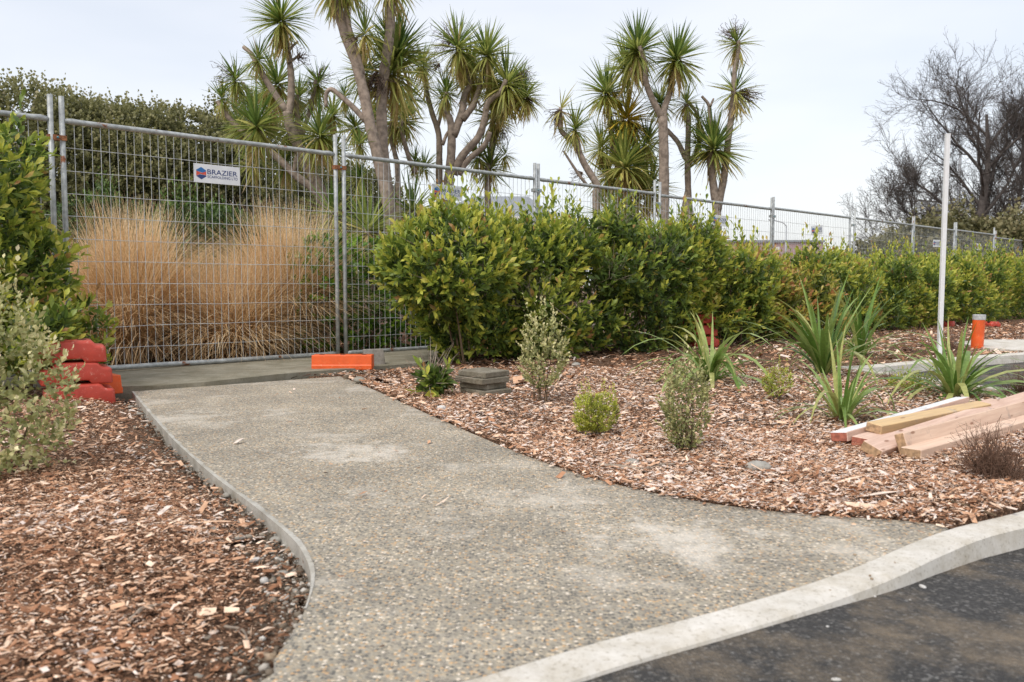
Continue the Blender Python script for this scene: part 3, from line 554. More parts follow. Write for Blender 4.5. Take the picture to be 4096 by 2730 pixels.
# ------------------------------------------------------------------ signs
def text_mesh(txt, size, sx=1.0):
    cu = bpy.data.curves.new('txt', 'FONT'); cu.body = txt; cu.size = size; cu.extrude = 0.0; cu.resolution_u = 3; cu.offset = size*0.008
    o = bpy.data.objects.new('txt', cu); col.objects.link(o); dg = bpy.context.evaluated_depsgraph_get(); me = bpy.data.meshes.new_from_object(o.evaluated_get(dg)); bpy.data.objects.remove(o)
    V = np.array([v.co[:] for v in me.vertices]); F = [tuple(p.vertices) for p in me.polygons]; bpy.data.meshes.remove(me)
    V[:, 0] -= V[:, 0].min(); V[:, 1] -= V[:, 1].min(); return V, F
TXT1, TXT2 = text_mesh('BRAZIER', 1.0), text_mesh('SCAFFOLDING LTD', 1.0)
def sign(t, z, label, tilt=0.0, w=0.43, h=0.165, off=0.032):
    c = fpt(t, off, z); X = FD3*math.cos(tilt)+UP*math.sin(tilt); Y = UP*math.cos(tilt)-FD3*math.sin(tilt)
    root = thing('fence_sign', label, 'sign', c-Y*h/2, 'white scaffolding signs hung on the fence')
    bevel(MB().box(c, X*w/2, FN3*0.0015, Y*h/2).build('board', M['sign_white'], root), 0.001, 1)
    def flat(V, F, lift, mat, nm):
        V = np.asarray(V, float); P = c+V[:, :1]*X*1.0+V[:, 1:2]*Y+FN3*lift; return obj(nm, P, F, mat, root)
    # hexagon emblem: blue cap, red zigzag band, blue foot
    hc = np.array([-w*0.345, 0.0]); R = h*0.33; hexp = [(R*math.cos(math.radians(90+60*k))*0.95+hc[0], R*math.sin(math.radians(90+60*k))+hc[1]) for k in range(6)]   # top, ul, ll, bottom, lr, ur
    T_, UL, LL, B_, LR, UR = [np.array(p) for p in hexp]; q1 = UL+(LL-UL)*0.16; q2 = UR+(LR-UR)*0.16
    flat([T_, UL, q1, hc+(0.2*R, 0.10*R), q2, UR], [(0, 1, 2, 3), (0, 3, 4, 5)], 0.003, M['sign_mid'], 'emblem')
    l1, l2 = UL+(LL-UL)*0.95, UR+(LR-UR)*0.78
    flat([q1+(0, -.03*R), hc+(0.18*R, 0.04*R), hc+(0.45*R, 0.20*R), q2+(0, -.03*R), l2, hc+(-0.2*R, -0.12*R), hc+(-0.4*R, -0.25*R), l1], [(0, 1, 6, 7), (1, 2, 5, 6), (2, 3, 4, 5)], 0.003, M['sign_red'], 'emblem')
    flat([hc+(-0.22*R, -0.20*R), l2+(0, -.04*R), LR, B_, LL, l1+(0, -.04*R)], [(5, 4, 3, 0), (0, 3, 2, 1)], 0.003, M['sign_blue'], 'emblem')
    for (V, F), x0, y0, ww, hh, nm in ((TXT1, -w*0.215, -h*0.02, w*0.655, h*0.265, 'lettering'), (TXT2, -w*0.215, -h*0.225, w*0.66, h*0.145, 'lettering')):
        S = np.column_stack([V[:, 0]/V[:, 0].max()*ww+x0, V[:, 1]/V[:, 1].max()*hh+y0]); flat(S, F, 0.003, M['sign_blue'], nm)
    # cable ties at the corners
    for sx in (-1, 1): MB().tube([c+X*sx*w*0.48+Y*h*0.40+FN3*0.004, c+X*sx*w*0.48+Y*h*0.43-FN3*0.02, c+X*sx*w*0.48+Y*h*0.46+FN3*0.004], 0.0012, 4).build('cable_tie', M['dark'], root)
    return root
def fz(u, v): t = ft(u); p = fpt(t); return t, dp(u, v, p[1])[2]
t, z = fz(876, 701); sign(t, z, 'white fence sign with blue and red emblem, nearest one, above the tussocks')
t, z = fz(1798, 770); sign(t, z, 'white fence sign partly covered by the top of the big hedge shrub', 0.0, off=-0.03)
t, z = fz(2865, 884); sign(t, z, 'white fence sign in front of the forked cabbage tree trunk', -0.01)
t, z = fz(3253, 922); sign(t, z, 'tilted white fence sign seen against the sky above the mauve building', 0.10)
t, z = fz(3731, 975); sign(t, z, 'tiny far white fence sign just left of the white post', 0.02)
t, z = fz(3897, 989); sign(t, z, 'tiny far white fence sign right of the white post', -0.01)
# ------------------------------------------------------------------ plastic fence feet
def foot_red(c, ang, label, mat='red', L_=0.60, W=0.23, H=0.14, group=None):
    """rounded plastic block: raised middle, lower shoulders, finger notches at the ends"""
    root = thing('ballast_block', label, 'fence foot', c, group); ca, sa = math.cos(ang), math.sin(ang); X = np.array([ca, sa, 0]); Y = np.array([-sa, ca, 0]); c = np.array(c, float)
    prof = [(-0.5, 0), (-0.5, 0.62), (-0.47, 0.74), (-0.36, 0.76), (-0.30, 0.96), (-0.26, 1), (0.26, 1), (0.30, 0.96), (0.36, 0.76), (0.47, 0.74), (0.5, 0.62), (0.5, 0), (0.2, 0), (0.16, 0.18), (-0.16, 0.18), (-0.2, 0)]
    rows = [(-0.5, 0.94, 0.02), (-0.44, 1.0, 0.0), (0.44, 1.0, 0.0), (0.5, 0.94, 0.02)]; n = len(prof); V = []
    for y, s, d in rows:
        for x, z in prof: V.append(c+X*x*L_*s+Y*y*W+UP*(z*H*(s if z > 0.5 else 1)))
    F = [(r*n+i, r*n+(i+1) % n, (r+1)*n+(i+1) % n, (r+1)*n+i) for r in range(3) for i in range(n)]+[tuple(range(n-1, -1, -1)), tuple(3*n+i for i in range(n))]
    o = recalc(obj('body', V, F, M[mat], root)); bevel(o, 0.012, 3); o.data.polygons.foreach_set('use_smooth', np.ones(len(o.data.polygons), bool))
    for s in (-1, 1): MB().tube([c+X*s*0.07+UP*(H-0.012), c+X*s*0.07+UP*(H+0.002), c+X*s*0.07+UP*(H+0.003)], [0.028, 0.028, 0.022], 12).build('socket_shade_disc', M['dark'], root)  # solid dark discs: the shade inside the sockets is painted, no hole is cut
    return root
b0 = gp(345, 1632, -0.03); fa = math.atan2(FN[1], FN[0])
gA = 'red fence feet stacked at the hedge end'
for k, (dx, da, lb) in enumerate([(0.0, 0.0, 'scuffed red plastic fence foot, lowest of the stack by the left hedge'), (-0.02, 0.05, 'scuffed red plastic fence foot, middle of the stack by the left hedge'), (-0.045, -0.04, 'scuffed red plastic fence foot, topmost of the stack by the left hedge')]):
    foot_red((b0[0]-0.16+dx, b0[1]+0.22, -0.035+k*0.141), fa+1.35+da, lb, 'red', 0.42, 0.30, 0.143, gA)
def foot_orange(c, X, label, L_=0.60, W=0.17, H=0.125):
    root = thing('ballast_block', label, 'fence foot', c); X = np.array([X[0], X[1], 0])/np.hypot(X[0], X[1]); Y = np.array([-X[1], X[0], 0]); c = np.array(c, float)
    prof = [(-0.5, 0), (-0.5, 0.28), (-0.46, 0.36), (-0.42, 1), (0.42, 1), (0.46, 0.36), (0.5, 0.28), (0.5, 0)]; n = len(prof); V = []
    for x in (-L_/2, -L_/2+0.012, L_/2-0.012, L_/2):
        for y, z in prof: V.append(c+X*x+Y*y*W+UP*z*H)
    F = [(r*n+i, r*n+(i+1) % n, (r+1)*n+(i+1) % n, (r+1)*n+i) for r in range(3) for i in range(n)]+[tuple(range(n-1, -1, -1)), tuple(3*n+i for i in range(n))]
    bevel(recalc(obj('body', V, F, M['orange'], root)), 0.006, 2)
    MB().box(c-X*(L_/2+0.0012)+UP*H*0.42-Y*0.0, X*0.001, Y*0.028, UP*H*0.26).build('slot_shade_plate', M['dark'], root)  # flat dark plate, the slot's inner shade put in as colour
    for s in (-0.18, 0, 0.18): MB().tube([c+X*s+UP*(H-0.01), c+X*s+UP*(H+0.0015)], 0.023, 12).build('socket_shade_disc', M['dark'], root)  # dark discs painted as the shaded mouths of the sockets
    return root
p0, p1 = gp(1238, 1494, 0.0), gp(1478, 1484, 0.02); cc = (p0+p1)/2; foot_orange((cc[0]+0.02, cc[1]+0.06, 0.03), p1-p0, 'bright orange fence foot lying across the end of the path', np.linalg.norm(p1-p0))
p0 = gp(415, 1575, 0.0); foot_orange((p0[0]-0.10, p0[1]+0.14, 0.0), FN, 'orange fence foot mostly hidden behind the red stack', 0.5, 0.16, 0.13)
gB = 'red fence feet under the hedge'
q0 = gp(2820, 1392, 0.0)
for k, lb in enumerate(['red fence foot at the bottom of the stack under the mid hedge', 'red fence foot in the middle of the stack under the mid hedge', 'red fence foot on top of the stack under the mid hedge']):
    foot_red((q0[0]-0.02*k, q0[1]+0.16, 0.0+0.135*k), 0.5+0.06*k, lb, 'red', 0.36, 0.24, 0.13, gB)
q0 = gp(3968, 1309, 0.0); foot_red((q0[0], q0[1], 0.0), 0.2, 'small far red fence foot behind the orange pipe marker', 'red', 0.2, 0.2, 0.10, gB)
q0 = gp(3792, 1307, 0.0); foot_red((q0[0], q0[1], 0.0), 0.9, 'small far red fence foot beside the foot of the white post', 'red', 0.2, 0.2, 0.10, gB)
# ------------------------------------------------------------------ post, pipe marker
b = gp(3756, 1438, 0.0); r = thing('white_post', 'tall slim white post standing at the kerb', 'post', b); hgt = dp(3783, 540, b[1]); tp = np.array([b[0]+0.012, b[1], hgt[2]])
bevel(MB().box((b+tp)/2-UP*0.03, np.array([0.0205, 0, 0]), np.array([0, 0.0205, 0]), (tp-b)/2+UP*0.03).build('shaft', M['white_paint'], r), 0.004, 2)
bevel(MB().box(tp+UP*0.003, (0.022, 0, 0), (0, 0.022, 0), (0, 0, 0.006)).build('cap', M['white_paint'], r), 0.002, 1)
b = gp(3908, 1387, 0.024); r = thing('pipe_marker', 'stubby orange pipe with a pale grey cap on the concrete pad', 'bollard', b)
hz = 0.375; ln = np.array([0.014, 0, 0])
MB().tube([b-UP*0.02, b+ln*0.5+UP*hz*0.5, b+ln+UP*hz*0.93], 0.068, 24).build('pipe', M['orange'], r, False)
MB().tube([b+ln+UP*(hz*0.93-0.03), b+ln+UP*(hz*0.93-0.028), b+ln+UP*hz, b+ln+UP*(hz+0.006)], [0.070, 0.0715, 0.0715, 0.064], 24).build('cap', M['grey_cap'], r)
# ------------------------------------------------------------------ pavers, peg, timber
pc = gp(1932, 1588, 0.0)
for k, (dx, dy, an, s, lb) in enumerate([(0.02, 0.0, 0.75, 0.128, 'mossy square concrete paver, lowest of the small stack'), (0.0, 0.02, 0.98, 0.118, 'square concrete paver, second from the bottom of the small stack'), (-0.005, 0.0, 0.80, 0.135, 'square concrete paver, third from the bottom of the small stack'), (0.005, 0.02, 0.88, 0.128, 'mossy concrete paver, topmost of the small stack')]):
    c = np.array([pc[0]+dx-0.005, pc[1]+0.16+dy, 0.022+k*0.041]); X = np.array([math.cos(an), math.sin(an), 0]); Y = np.array([-math.sin(an), math.cos(an), 0.02]); o = MB().box((0, 0, 0), X*s, Y*s, UP*0.0195).build('paver', M['paver'])
    o.location = tuple(c); bevel(o, 0.006, 2); tag(o, lb, 'paver', 'stacked pavers beside the path')
pa, pb = gp(1462, 1482, 0.0), gp(1542, 1478, 0.0); X = (pb-pa)/2; Yn = np.array([-X[1], X[0], 0]); Yn /= np.linalg.norm(Yn); top = UP*0.097+Yn*0.035
o = MB().box((0, 0, 0), X, Yn*0.022, top).build('concrete_block', M['paver_grey']); o.location = tuple((pa+pb)/2+Yn*0.03+UP*0.085); bevel(o, 0.008, 2); tag(o, 'rough grey concrete block propped upright beside the orange foot', 'block')
pa, pb = gp(1378, 1520, 0.0), gp(1462, 1505, 0.0); X = (pb-pa)/2; o = MB().box((0, 0, 0), X, np.array([0.01, 0.022, 0]), UP*0.017).build('timber_peg', M['peg']); o.location = tuple((pa+pb)/2+UP*0.018+np.array([0, 0.03, 0])); bevel(o, 0.002, 1); tag(o, 'short old timber offcut at the corner of the path', 'timber')
pa, pb = gp(432, 1590, -0.05), gp(492, 1578, -0.05); X = (pb-pa)/2; o = MB().box((0, 0, 0), X, np.array([0.01, 0.03, 0]), UP*0.016).build('timber_peg', M['peg']); o.location = tuple((pa+pb)/2+UP*0.02); bevel(o, 0.002, 1); tag(o, 'short timber offcut lying beside the red fence feet', 'timber')
def plank(A, B, w, h, roll, mat, endmat, label, mats=None):
    A, B = np.asarray(A, float), np.asarray(B, float); X = unit(B-A); Yh = unit(np.cross(UP, X)); Zh = np.cross(X, Yh); Yr = Yh*math.cos(roll)+Zh*math.sin(roll); Zr = np.cross(X, Yr); Ln = np.linalg.norm(B-A)
    me = raw_mesh('plank', [(sx*Ln/2, sy*w/2, sz*h/2) for sx in (-1, 1) for sy in (-1, 1) for sz in (-1, 1)], [(0, 1, 3, 2), (4, 6, 7, 5), (0, 4, 5, 1), (2, 3, 7, 6), (0, 2, 6, 4), (1, 5, 7, 3)], [M[mat], M[endmat]]+([M[mats]] if mats else []), midx=[1, 1, 0, 0, 0, 2 if mats else 0])
    o = bpy.data.objects.new('timber_plank', me); c = (A+B)/2; o.matrix_basis = Matrix(((X[0], Yr[0], Zr[0], c[0]), (X[1], Yr[1], Zr[1], c[1]), (X[2], Yr[2], Zr[2], c[2]), (0, 0, 0, 1))); col.objects.link(o); bevel(o, 0.003, 1)
    return tag(recalc(o), label, 'plank', 'timber planks piled on the mulch')
def pe(A, u, v, z):          # far end: along the line of sight of the plank's end, at its own height
    return gp(u, v, z)
plank(gp(3643, 1815, 0.034), gp(4200, 1662, 0.036), 0.088, 0.044, 0.0, 'pine', 'end_grain', 'nearest pale timber plank at the front of the pile')
plank(gp(3606, 1776, 0.062), gp(4230, 1600, 0.062), 0.088, 0.044, 1.25, 'pine', 'end_grain', 'pale timber plank tipped on edge behind the front plank')
plank(gp(3484, 1802, 0.036), gp(4190, 1570, 0.05), 0.092, 0.046, 0.42, 'pine_pink', 'end_grain', 'grey stained pink timber plank running through the middle of the pile')
plank(gp(3444, 1770, 0.024), gp(3990, 1612, 0.026), 0.092, 0.044, 0.05, 'pine_pink', 'end_red', 'reddish timber plank flat on the mulch inside the pile')
plank(gp(3494, 1714, 0.070), gp(3935, 1625, 0.066), 0.078, 0.044, 0.15, 'pine_yellow', 'end_grain', 'yellowish short timber plank lying behind the pink one')
plank(gp(3356, 1748, 0.040), gp(3850, 1603, 0.050), 0.082, 0.045, -0.12, 'pine_pink', 'end_red', 'timber plank with a white washed top at the back of the pile', 'white_board')
# ------------------------------------------------------------------ hedge
HC = lambda t, off=0.0, z=0.0: fpt(t, 1.15+off, z)
def hedge_blobs(t0, t1, top, thick=0.58, low=0.0, seed=0):
    r = np.random.default_rng(seed); n = max(2, int(round((t1-t0)/0.62))); out = []
    for i in range(n):
        t = t0+(t1-t0)*(i+0.5)/n; h = top*r.uniform(0.86, 1.07); rr = (t1-t0)/n*0.72
        out.append((HC(t+r.normal()*0.05, r.normal()*0.07, h*0.70), (rr+0.10, thick*r.uniform(0.85, 1.05), h*0.33)))
        for _ in range(3): out.append((HC(t+r.normal()*0.25, r.uniform(0.1, 0.55), h*r.uniform(0.35, 0.98)), (r.uniform(0.16, 0.28), r.uniform(0.16, 0.26), r.uniform(0.12, 0.22))))
        out.append((HC(t+r.normal()*0.08, 0.04+r.normal()*0.08, h*0.33+low), (rr+0.08, thick*r.uniform(0.8, 1.0), h*0.36)))
    return out
gH = 'shrubs of the clipped hedge in front of the fence'
def bare1(p):   # the open, twiggy hollow low down on the first two shrubs
    t = (p[:, :2]-FP0) @ FD; z = p[:, 2]; hollow = np.exp(-((t-4.15)/0.85)**2-((z-0.62)/0.24)**2); lowleft = np.exp(-((t-2.3)/0.5)**2-((z-0.35)/0.28)**2)
    return np.clip(1-0.72*hollow-0.55*lowleft, 0.1, 1)
def bare2(p): return np.clip(0.35+p[:, 2]/0.45, 0.3, 1)
HL = [  # t0, t1, top, label, tint, density, spikes, individual
 (2.48, 4.22, 1.34, 'biggest glossy hedge shrub, beside the path, with a twiggy open side', 0.03, 1900, 46, 300),
 (4.50, 6.75, 1.36, 'dark green hedge shrub with a hollow side, second from the path', -0.03, 1700, 40, 300),
 (6.60, 8.30, 1.16, 'yellowish hedge shrub standing over the stack of red feet', 0.10, 1150, 22, 250),
 (8.15, 9.70, 0.94, 'low bronze tipped hedge shrub with bare lower stems', 0.14, 850, 18, 200),
 (9.40, 12.8, 1.16, 'long hedge shrub with upright tips behind the tallest flax', 0.06, 1800, 46, 250),
 (12.5, 15.6, 1.18, 'dense hedge shrub left of the white post', 0.04, 1600, 34, 150),
 (15.3, 18.6, 1.30, 'loose hedge shrub just right of the white post', 0.08, 1500, 30, 100),
 (18.4, 23.5, 1.38, 'farthest hedge shrub at the right edge behind the orange pipe', 0.06, 1600, 34, 80)]
for i, (t0, t1, top, lb, tint, ns, sp, ind) in enumerate(HL):
    bl = hedge_blobs(t0, t1, top, 0.56, seed=20+i)
    if i == 0: bl = [q for q in bl if not (q[0][2] < 0.6 and (q[0][:2]-FP0) @ FD < 3.1)]+[(gp(1765, 1520, 0.14)+np.array([-0.06, 0.22, -0.03]), (0.075, 0.07, 0.06))]
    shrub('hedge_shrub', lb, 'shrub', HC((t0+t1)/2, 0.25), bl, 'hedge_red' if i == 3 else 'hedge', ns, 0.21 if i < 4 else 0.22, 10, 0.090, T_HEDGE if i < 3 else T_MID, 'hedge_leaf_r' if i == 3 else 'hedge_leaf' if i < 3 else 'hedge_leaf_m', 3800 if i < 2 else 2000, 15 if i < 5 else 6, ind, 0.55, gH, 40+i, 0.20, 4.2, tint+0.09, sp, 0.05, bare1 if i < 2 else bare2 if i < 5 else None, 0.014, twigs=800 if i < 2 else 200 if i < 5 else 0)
# hedge end at the left edge
bl = []
rr = np.random.default_rng(5)
for k in range(9):
    z = 0.36+k*0.155; bl.append((np.array([-3.86+rr.normal()*0.05+0.02*k*(k < 4), 5.75+rr.normal()*0.1, z]), (0.62-0.035*max(0, k-5)+rr.normal()*0.03, 0.55, 0.26)))
bl += [(np.array([-3.72, 5.55, 0.42]), (0.36, 0.35, 0.22)), (np.array([-3.45, 5.35, 0.30]), (0.22, 0.25, 0.18)), (np.array([-3.07, 5.45, 0.42]), (0.13, 0.2, 0.14))]
bl.append((np.array([-3.95, 5.7, 1.55]), (0.52, 0.45, 0.24)))
shrub('hedge_shrub', 'tall glossy hedge end at the left edge above the red fence feet', 'shrub', (-3.75, 5.8, 0), bl, 'hedge', 1500, 0.19, 10, 0.080, T_HEDGE, 'hedge_leaf', 3600, 10, 300, 0.5, gH, 60, 0.12, 5.0, 0.06, 18, 0.24, None, 0.014)
# leafy shoot in front of the red feet
bl = [(gp(425, 1520, 0)+np.array([0, -0.25, 0.30]), (0.10, 0.10, 0.26)), (gp(425, 1520, 0)+np.array([0.0, -0.25, 0.50]), (0.11, 0.1, 0.14))]
b = bl[0][0].copy(); b[2] = -0.03
shrub('leafy_sucker', 'single leafy shoot growing beside the red fence feet', 'shrub', b, bl, 'hedge', 46, 0.13, 9, 0.085, T_HEDGE, 'hedge_leaf', 20, 3, 200, 0.5, None, 61, 0.03, 8, 0.16, 0, 0.05, None, 0.006)
# low clipped hedge behind the fence
bl = [(fpt(2.75+0.42*k, -0.62, zz_), (0.42, 0.40, 0.42)) for k in range(7) for zz_ in (0.38, 0.84)]
shrub('low_hedge', 'bright green round leaved low hedge seen through the fence', 'hedge', fpt(4.6, -0.95), bl, 'low_hedge', 1500, 0.08, 7, 0.060, T_ROUND, 'round_leaf', 1800, 3, 250, 0.3, None, 63, 0.04, 7, 0.22, 0, 0.03, None, 0.01)
# ------------------------------------------------------------------ small bed plants
def bed_shrub(name, label, u, v, wpx, hpx, mat, T, key, nshoot, per, llen, slen, stems, ind, grp, tint=0.0, up=0.8, stem_mat='stem', inner=0, lift=0.12, stem_r=0.004):
    b = gp(u, v, 0.0); b[2] = gz(b[0], b[1]); s = b[1]/FPX; W, H = wpx*s/2, hpx*s
    c = b+UP*H*(0.5+lift/2); bl = [(c, (W*0.9, W*0.85, H*0.5*(1-lift))), (c+np.array([W*0.12, 0, H*0.22]), (W*0.8, W*0.75, H*0.27)), (c+np.array([-W*0.15, 0, -H*0.12]), (W*0.75, W*0.7, H*0.28))]
    return shrub(name, label, 'shrub', b, bl, mat, nshoot, slen, per, llen, T, key, inner, stems, ind, up, grp, int(u), W*0.22, 3/W, tint, max(3, nshoot//16), b[2]+0.005, None, stem_r, stem_mat)
T_VAR = t_leaf(0.30, 0.06, -0.1, 0.55)
bed_shrub('variegated_shrub', 'cream variegated young shrub on a thin stem in front of the hedge', 2168, 1612, 185, 300, 'varieg', T_VAR, 'varieg_leaf', 220, 9, 0.024, 0.09, 9, 300, 'young variegated shrubs in the mulch', 0.12, 0.9, inner=160, lift=0.26)
bed_shrub('variegated_shrub', 'upright grey green variegated shrub standing nearest the path', 2738, 1812, 190, 335, 'varieg', T_VAR, 'varieg_leaf', 240, 10, 0.0175, 0.085, 14, 300, 'young variegated shrubs in the mulch', -0.06, 1.1, inner=260, lift=0.06)
bed_shrub('golden_shrub', 'compact yellow green dwarf shrub beside the path', 2382, 1752, 172, 160, 'hebe', T_NARROW, 'hebe_leaf', 420, 10, 0.015, 0.032, 8, 300, 'yellow green dwarf shrubs in the mulch', 0.05, 0.8, inner=700, lift=0.08, stem_r=0.003)
bed_shrub('golden_shrub', 'small yellow green dwarf shrub with brown stems, between the flaxes', 3108, 1602, 118, 112, 'hebe', T_NARROW, 'hebe_leaf', 170, 9, 0.016, 0.035, 10, 300, 'yellow green dwarf shrubs in the mulch', 0.04, 0.8, inner=160, lift=0.25, stem_r=0.0035)
bed_shrub('golden_shrub', 'flat yellow green dwarf shrub by the bay kerb', 3650, 1562, 165, 62, 'hebe', T_NARROW, 'hebe_leaf', 190, 9, 0.018, 0.035, 6, 300, 'yellow green dwarf shrubs in the mulch', 0.08, 0.6, inner=160, lift=0.05, stem_r=0.003)
# variegated bush close to the camera at the left edge
b = np.array([-2.07, 3.35, -0.01])
bl = [(b+(0.02, 0, 0.16), (0.26, 0.24, 0.18)), (b+(-0.02, 0.0, 0.36), (0.28, 0.26, 0.18)), (b+(-0.12, 0.05, 0.58), (0.22, 0.22, 0.16)), (b+(-0.22, 0, 0.2), (0.24, 0.25, 0.2))]
shrub('variegated_bush', 'pale speckled variegated bush close by at the left edge', 'shrub', b, bl, 'varieg', 430, 0.11, 10, 0.028, T_VAR, 'varieg_leaf', 900, 10, 300, 0.7, None, 77, 0.06, 9, 0.12, 16, 0.0, None, 0.005)
# twiggy brown shrubs
def twiggy(label, u, v, w, h, n=420, grp='brown twiggy shrubs in the mulch'):
    b = gp(u, v, 0.0); b[2] = gz(b[0], b[1]); root = thing('twiggy_shrub', label, 'shrub', b, grp); A = []; E = []; R0 = []; R1 = []
    for k in range(n):
        p = b+np.array([RNG.normal()*w*0.12, RNG.normal()*w*0.12, 0.0]); d = unit(np.array([RNG.normal()*0.75, RNG.normal()*0.75, RNG.uniform(0.25, 1.1)])); ln = h*RNG.uniform(0.5, 1.1); seg = 5; r0 = 0.0015
        for s in range(seg):
            d = unit(d+RNG.normal(size=3)*0.32); e = p+d*ln/seg*np.array([w/h*0.55, w/h*0.55, 1]); A.append(p); E.append(e); f = 1-s/seg*0.6; R0.append(r0*f); R1.append(r0*f*0.85)
            if s > 1 and RNG.random() < 0.5:
                d2 = unit(d+RNG.normal(size=3)*0.9); A.append(e); E.append(e+d2*ln/seg*0.9); R0.append(r0*f*0.7); R1.append(r0*0.3)
            p = e
    V, F = segs(np.array(A), np.array(E), np.array(R0), np.array(R1)); o = obj('twigs', V, F, M['twig'], root); o['kind'] = 'stuff'
    for k in range(5):
        d = np.array([RNG.normal()*0.25, RNG.normal()*0.25, 1]); MB().tube([b-UP*0.01, b+d*h*0.3, b+d*h*0.6+RNG.normal(size=3)*0.02], [0.003, 0.0025, 0.0015], 5).build('stem', M['twig'], root)
twiggy('brown twiggy shrub in front of the timber pile', 3975, 1925, 0.30, 0.24, 520)
twiggy('small reddish twiggy shrub by the bay kerb at the right edge', 4085, 1580, 0.30, 0.26, 260)
twiggy('tiny leafless twiggy shrub at the tip of the bay', 3560, 1520, 0.16, 0.10, 90)
twiggy('sparse brown twiggy shrub at the foot of the white post', 3800, 1400, 0.5, 0.36, 160)
# ------------------------------------------------------------------ flax
T_FLAX = [t_strip(0.0235, dd, 8, 0.02, 0.25, 0.35) for dd in (0.35, 1.1, 2.0, 2.8)]
def flax(label, u, v, h, n, spread, seed, tint=0.0, wide=1.0, droop=0.0):
    r = np.random.default_rng(seed); b = gp(u, v, 0.0); b[2] = gz(b[0], b[1])-0.01; root = thing('flax_plant', label, 'flax', b, 'flax plants in the mulch')
    for k in range(int(n*1.5)):
        az = r.uniform(0, 6.28); th = r.uniform(0.05, 0.95)*spread; d = np.array([math.sin(th)*math.cos(az), math.sin(th)*math.sin(az), math.cos(th)])
        c = int(np.clip(r.normal(0.8+th*1.8+droop, 0.8), 0, 3)); ln = 1.3*h*r.uniform(0.6, 1.2)*(1+0.25*(c > 1)); p = b+np.array([math.cos(az), math.sin(az), 0])*r.uniform(0.0, 0.055)
        X, Y, Z = frames(d[None], (UP+np.array([-math.cos(az), -math.sin(az), 0])*0.2+r.normal(size=3)*0.12)[None]); rv = float(np.clip(r.normal(0.60, 0.22)+tint, 0, 0.95))
        if r.random() < 0.05: rv = 0.99
        leaf_objs('leaf', 'flax_leaf_%d' % c, T_FLAX[c], M['flax'], p[None], X, Y, Z, np.array([[ln*wide, ln, ln]]), np.array([rv]), root)
flax('blue green drooping flax in front of the red feet stack', 2842, 1535, 0.52, 40, 1.0, 1, 0.12, 1.0, 0.7)
flax('tallest upright flax with broad blades', 3295, 1498, 0.66, 46, 0.75, 2, -0.02, 0.9, -0.15)
flax('flax half hidden behind the tallest flax', 3440, 1432, 0.70, 26, 0.85, 3, -0.06, 0.85, 0.2)
flax('flax just behind the timber pile, left of it', 3365, 1672, 0.40, 34, 0.85, 4, 0.05, 1.0, 0.1)
flax('wide drooping flax between the timber pile and the bay', 3820, 1588, 0.50, 48, 1.05, 6, 0.02, 0.95, 0.5)
# ------------------------------------------------------------------ golden tussocks
T_BLADE = [t_strip(0.0030, dd, 6, 0.15, 0, 0.2) for dd in (0.35, 1.0, 1.8, 2.5)]
def tussock(label, x, y, h, w, n, seed, dark=0.0):
    r = np.random.default_rng(seed); b = np.array([x, y, 0.0]); root = thing('tussock_grass', label, 'grass', b, 'golden tussocks behind the fence'); Vs = []; Fs = []; Rs = []; off = 0
    for c in range(4):
        m = int(n*[0.26, 0.36, 0.30, 0.08][c]); az = r.uniform(0, 6.28, m); th = np.abs(r.normal([0.13, 0.26, 0.42, 0.62][c], 0.11, m))*w; d = np.column_stack([np.sin(th)*np.cos(az), np.sin(th)*np.sin(az), np.cos(th)])
        rad = np.sqrt(r.random(m))*0.19*w; P = b+np.column_stack([np.cos(az)*rad, np.sin(az)*rad, np.zeros(m)]); ln = h*r.uniform(0.6, 1.15, m)*[1.0, 1.0, 0.92, 0.7][c]
        nn = UP+np.column_stack([-np.cos(az), -np.sin(az), np.zeros(m)])*0.1+r.normal(size=(m, 3))*0.5; X, Y, Z = frames(d, nn); rnd = np.clip(r.normal(0.58, 0.24, m)-dark-(c == 3)*0.08+(c == 0)*0.12, 0, 0.99)
        V, F, R = inst(T_BLADE[c], P, X, Y, Z, np.column_stack([np.full(m, 1.15)*r.uniform(0.7, 1.5, m), ln, ln]), rnd); Vs.append(V); Fs.append(F+off); Rs.append(R); off += len(V)
    o = obj('blades', np.concatenate(Vs), np.concatenate(Fs), M['tussock'], root, np.concatenate(Rs)); o['kind'] = 'stuff'
    # dead thatch round the foot
    m = 110; az = r.uniform(0, 6.28, m); th = r.uniform(2.2, 2.8, m); d = np.column_stack([np.sin(th)*np.cos(az), np.sin(th)*np.sin(az), np.cos(th)]); P = b+np.column_stack([np.cos(az)*0.13, np.sin(az)*0.13, r.uniform(0.25, 0.45, m)*h*0.75]); X, Y, Z = frames(d, np.column_stack([np.cos(az), np.sin(az), np.ones(m)])); ln = P[:, 2]*r.uniform(0.7, 1.2, m)
    V, F, R = inst(T_BLADE[0], P, X, Y, Z, np.column_stack([np.full(m, 1.8), ln, ln]), r.uniform(0.1, 0.9, m)); o = obj('thatch', V, F, M['dead'], root, R); o['kind'] = 'stuff'
def at(u, Y): return (u-2048)/FPX*Y
tussock('tall narrow golden tussock behind the left of the big fence panel', at(530, 8.2), 8.2, 1.46, 0.66, 5600, 1)
tussock('broad golden tussock in the middle of the big fence panel', at(930, 8.5), 8.5, 1.06, 1.02, 5800, 2)
tussock('tall feathery golden tussock against the fence joint', at(1150, 9.2), 9.2, 1.55, 0.70, 5600, 3)
tussock('small golden tussock between the two tall ones', at(735, 9.5), 9.5, 0.95, 0.8, 1600, 4, 0.06)
tussock('golden tussock half hidden behind the left hedge end', at(365, 8.4), 8.4, 1.15, 0.8, 2400, 5, 0.05)
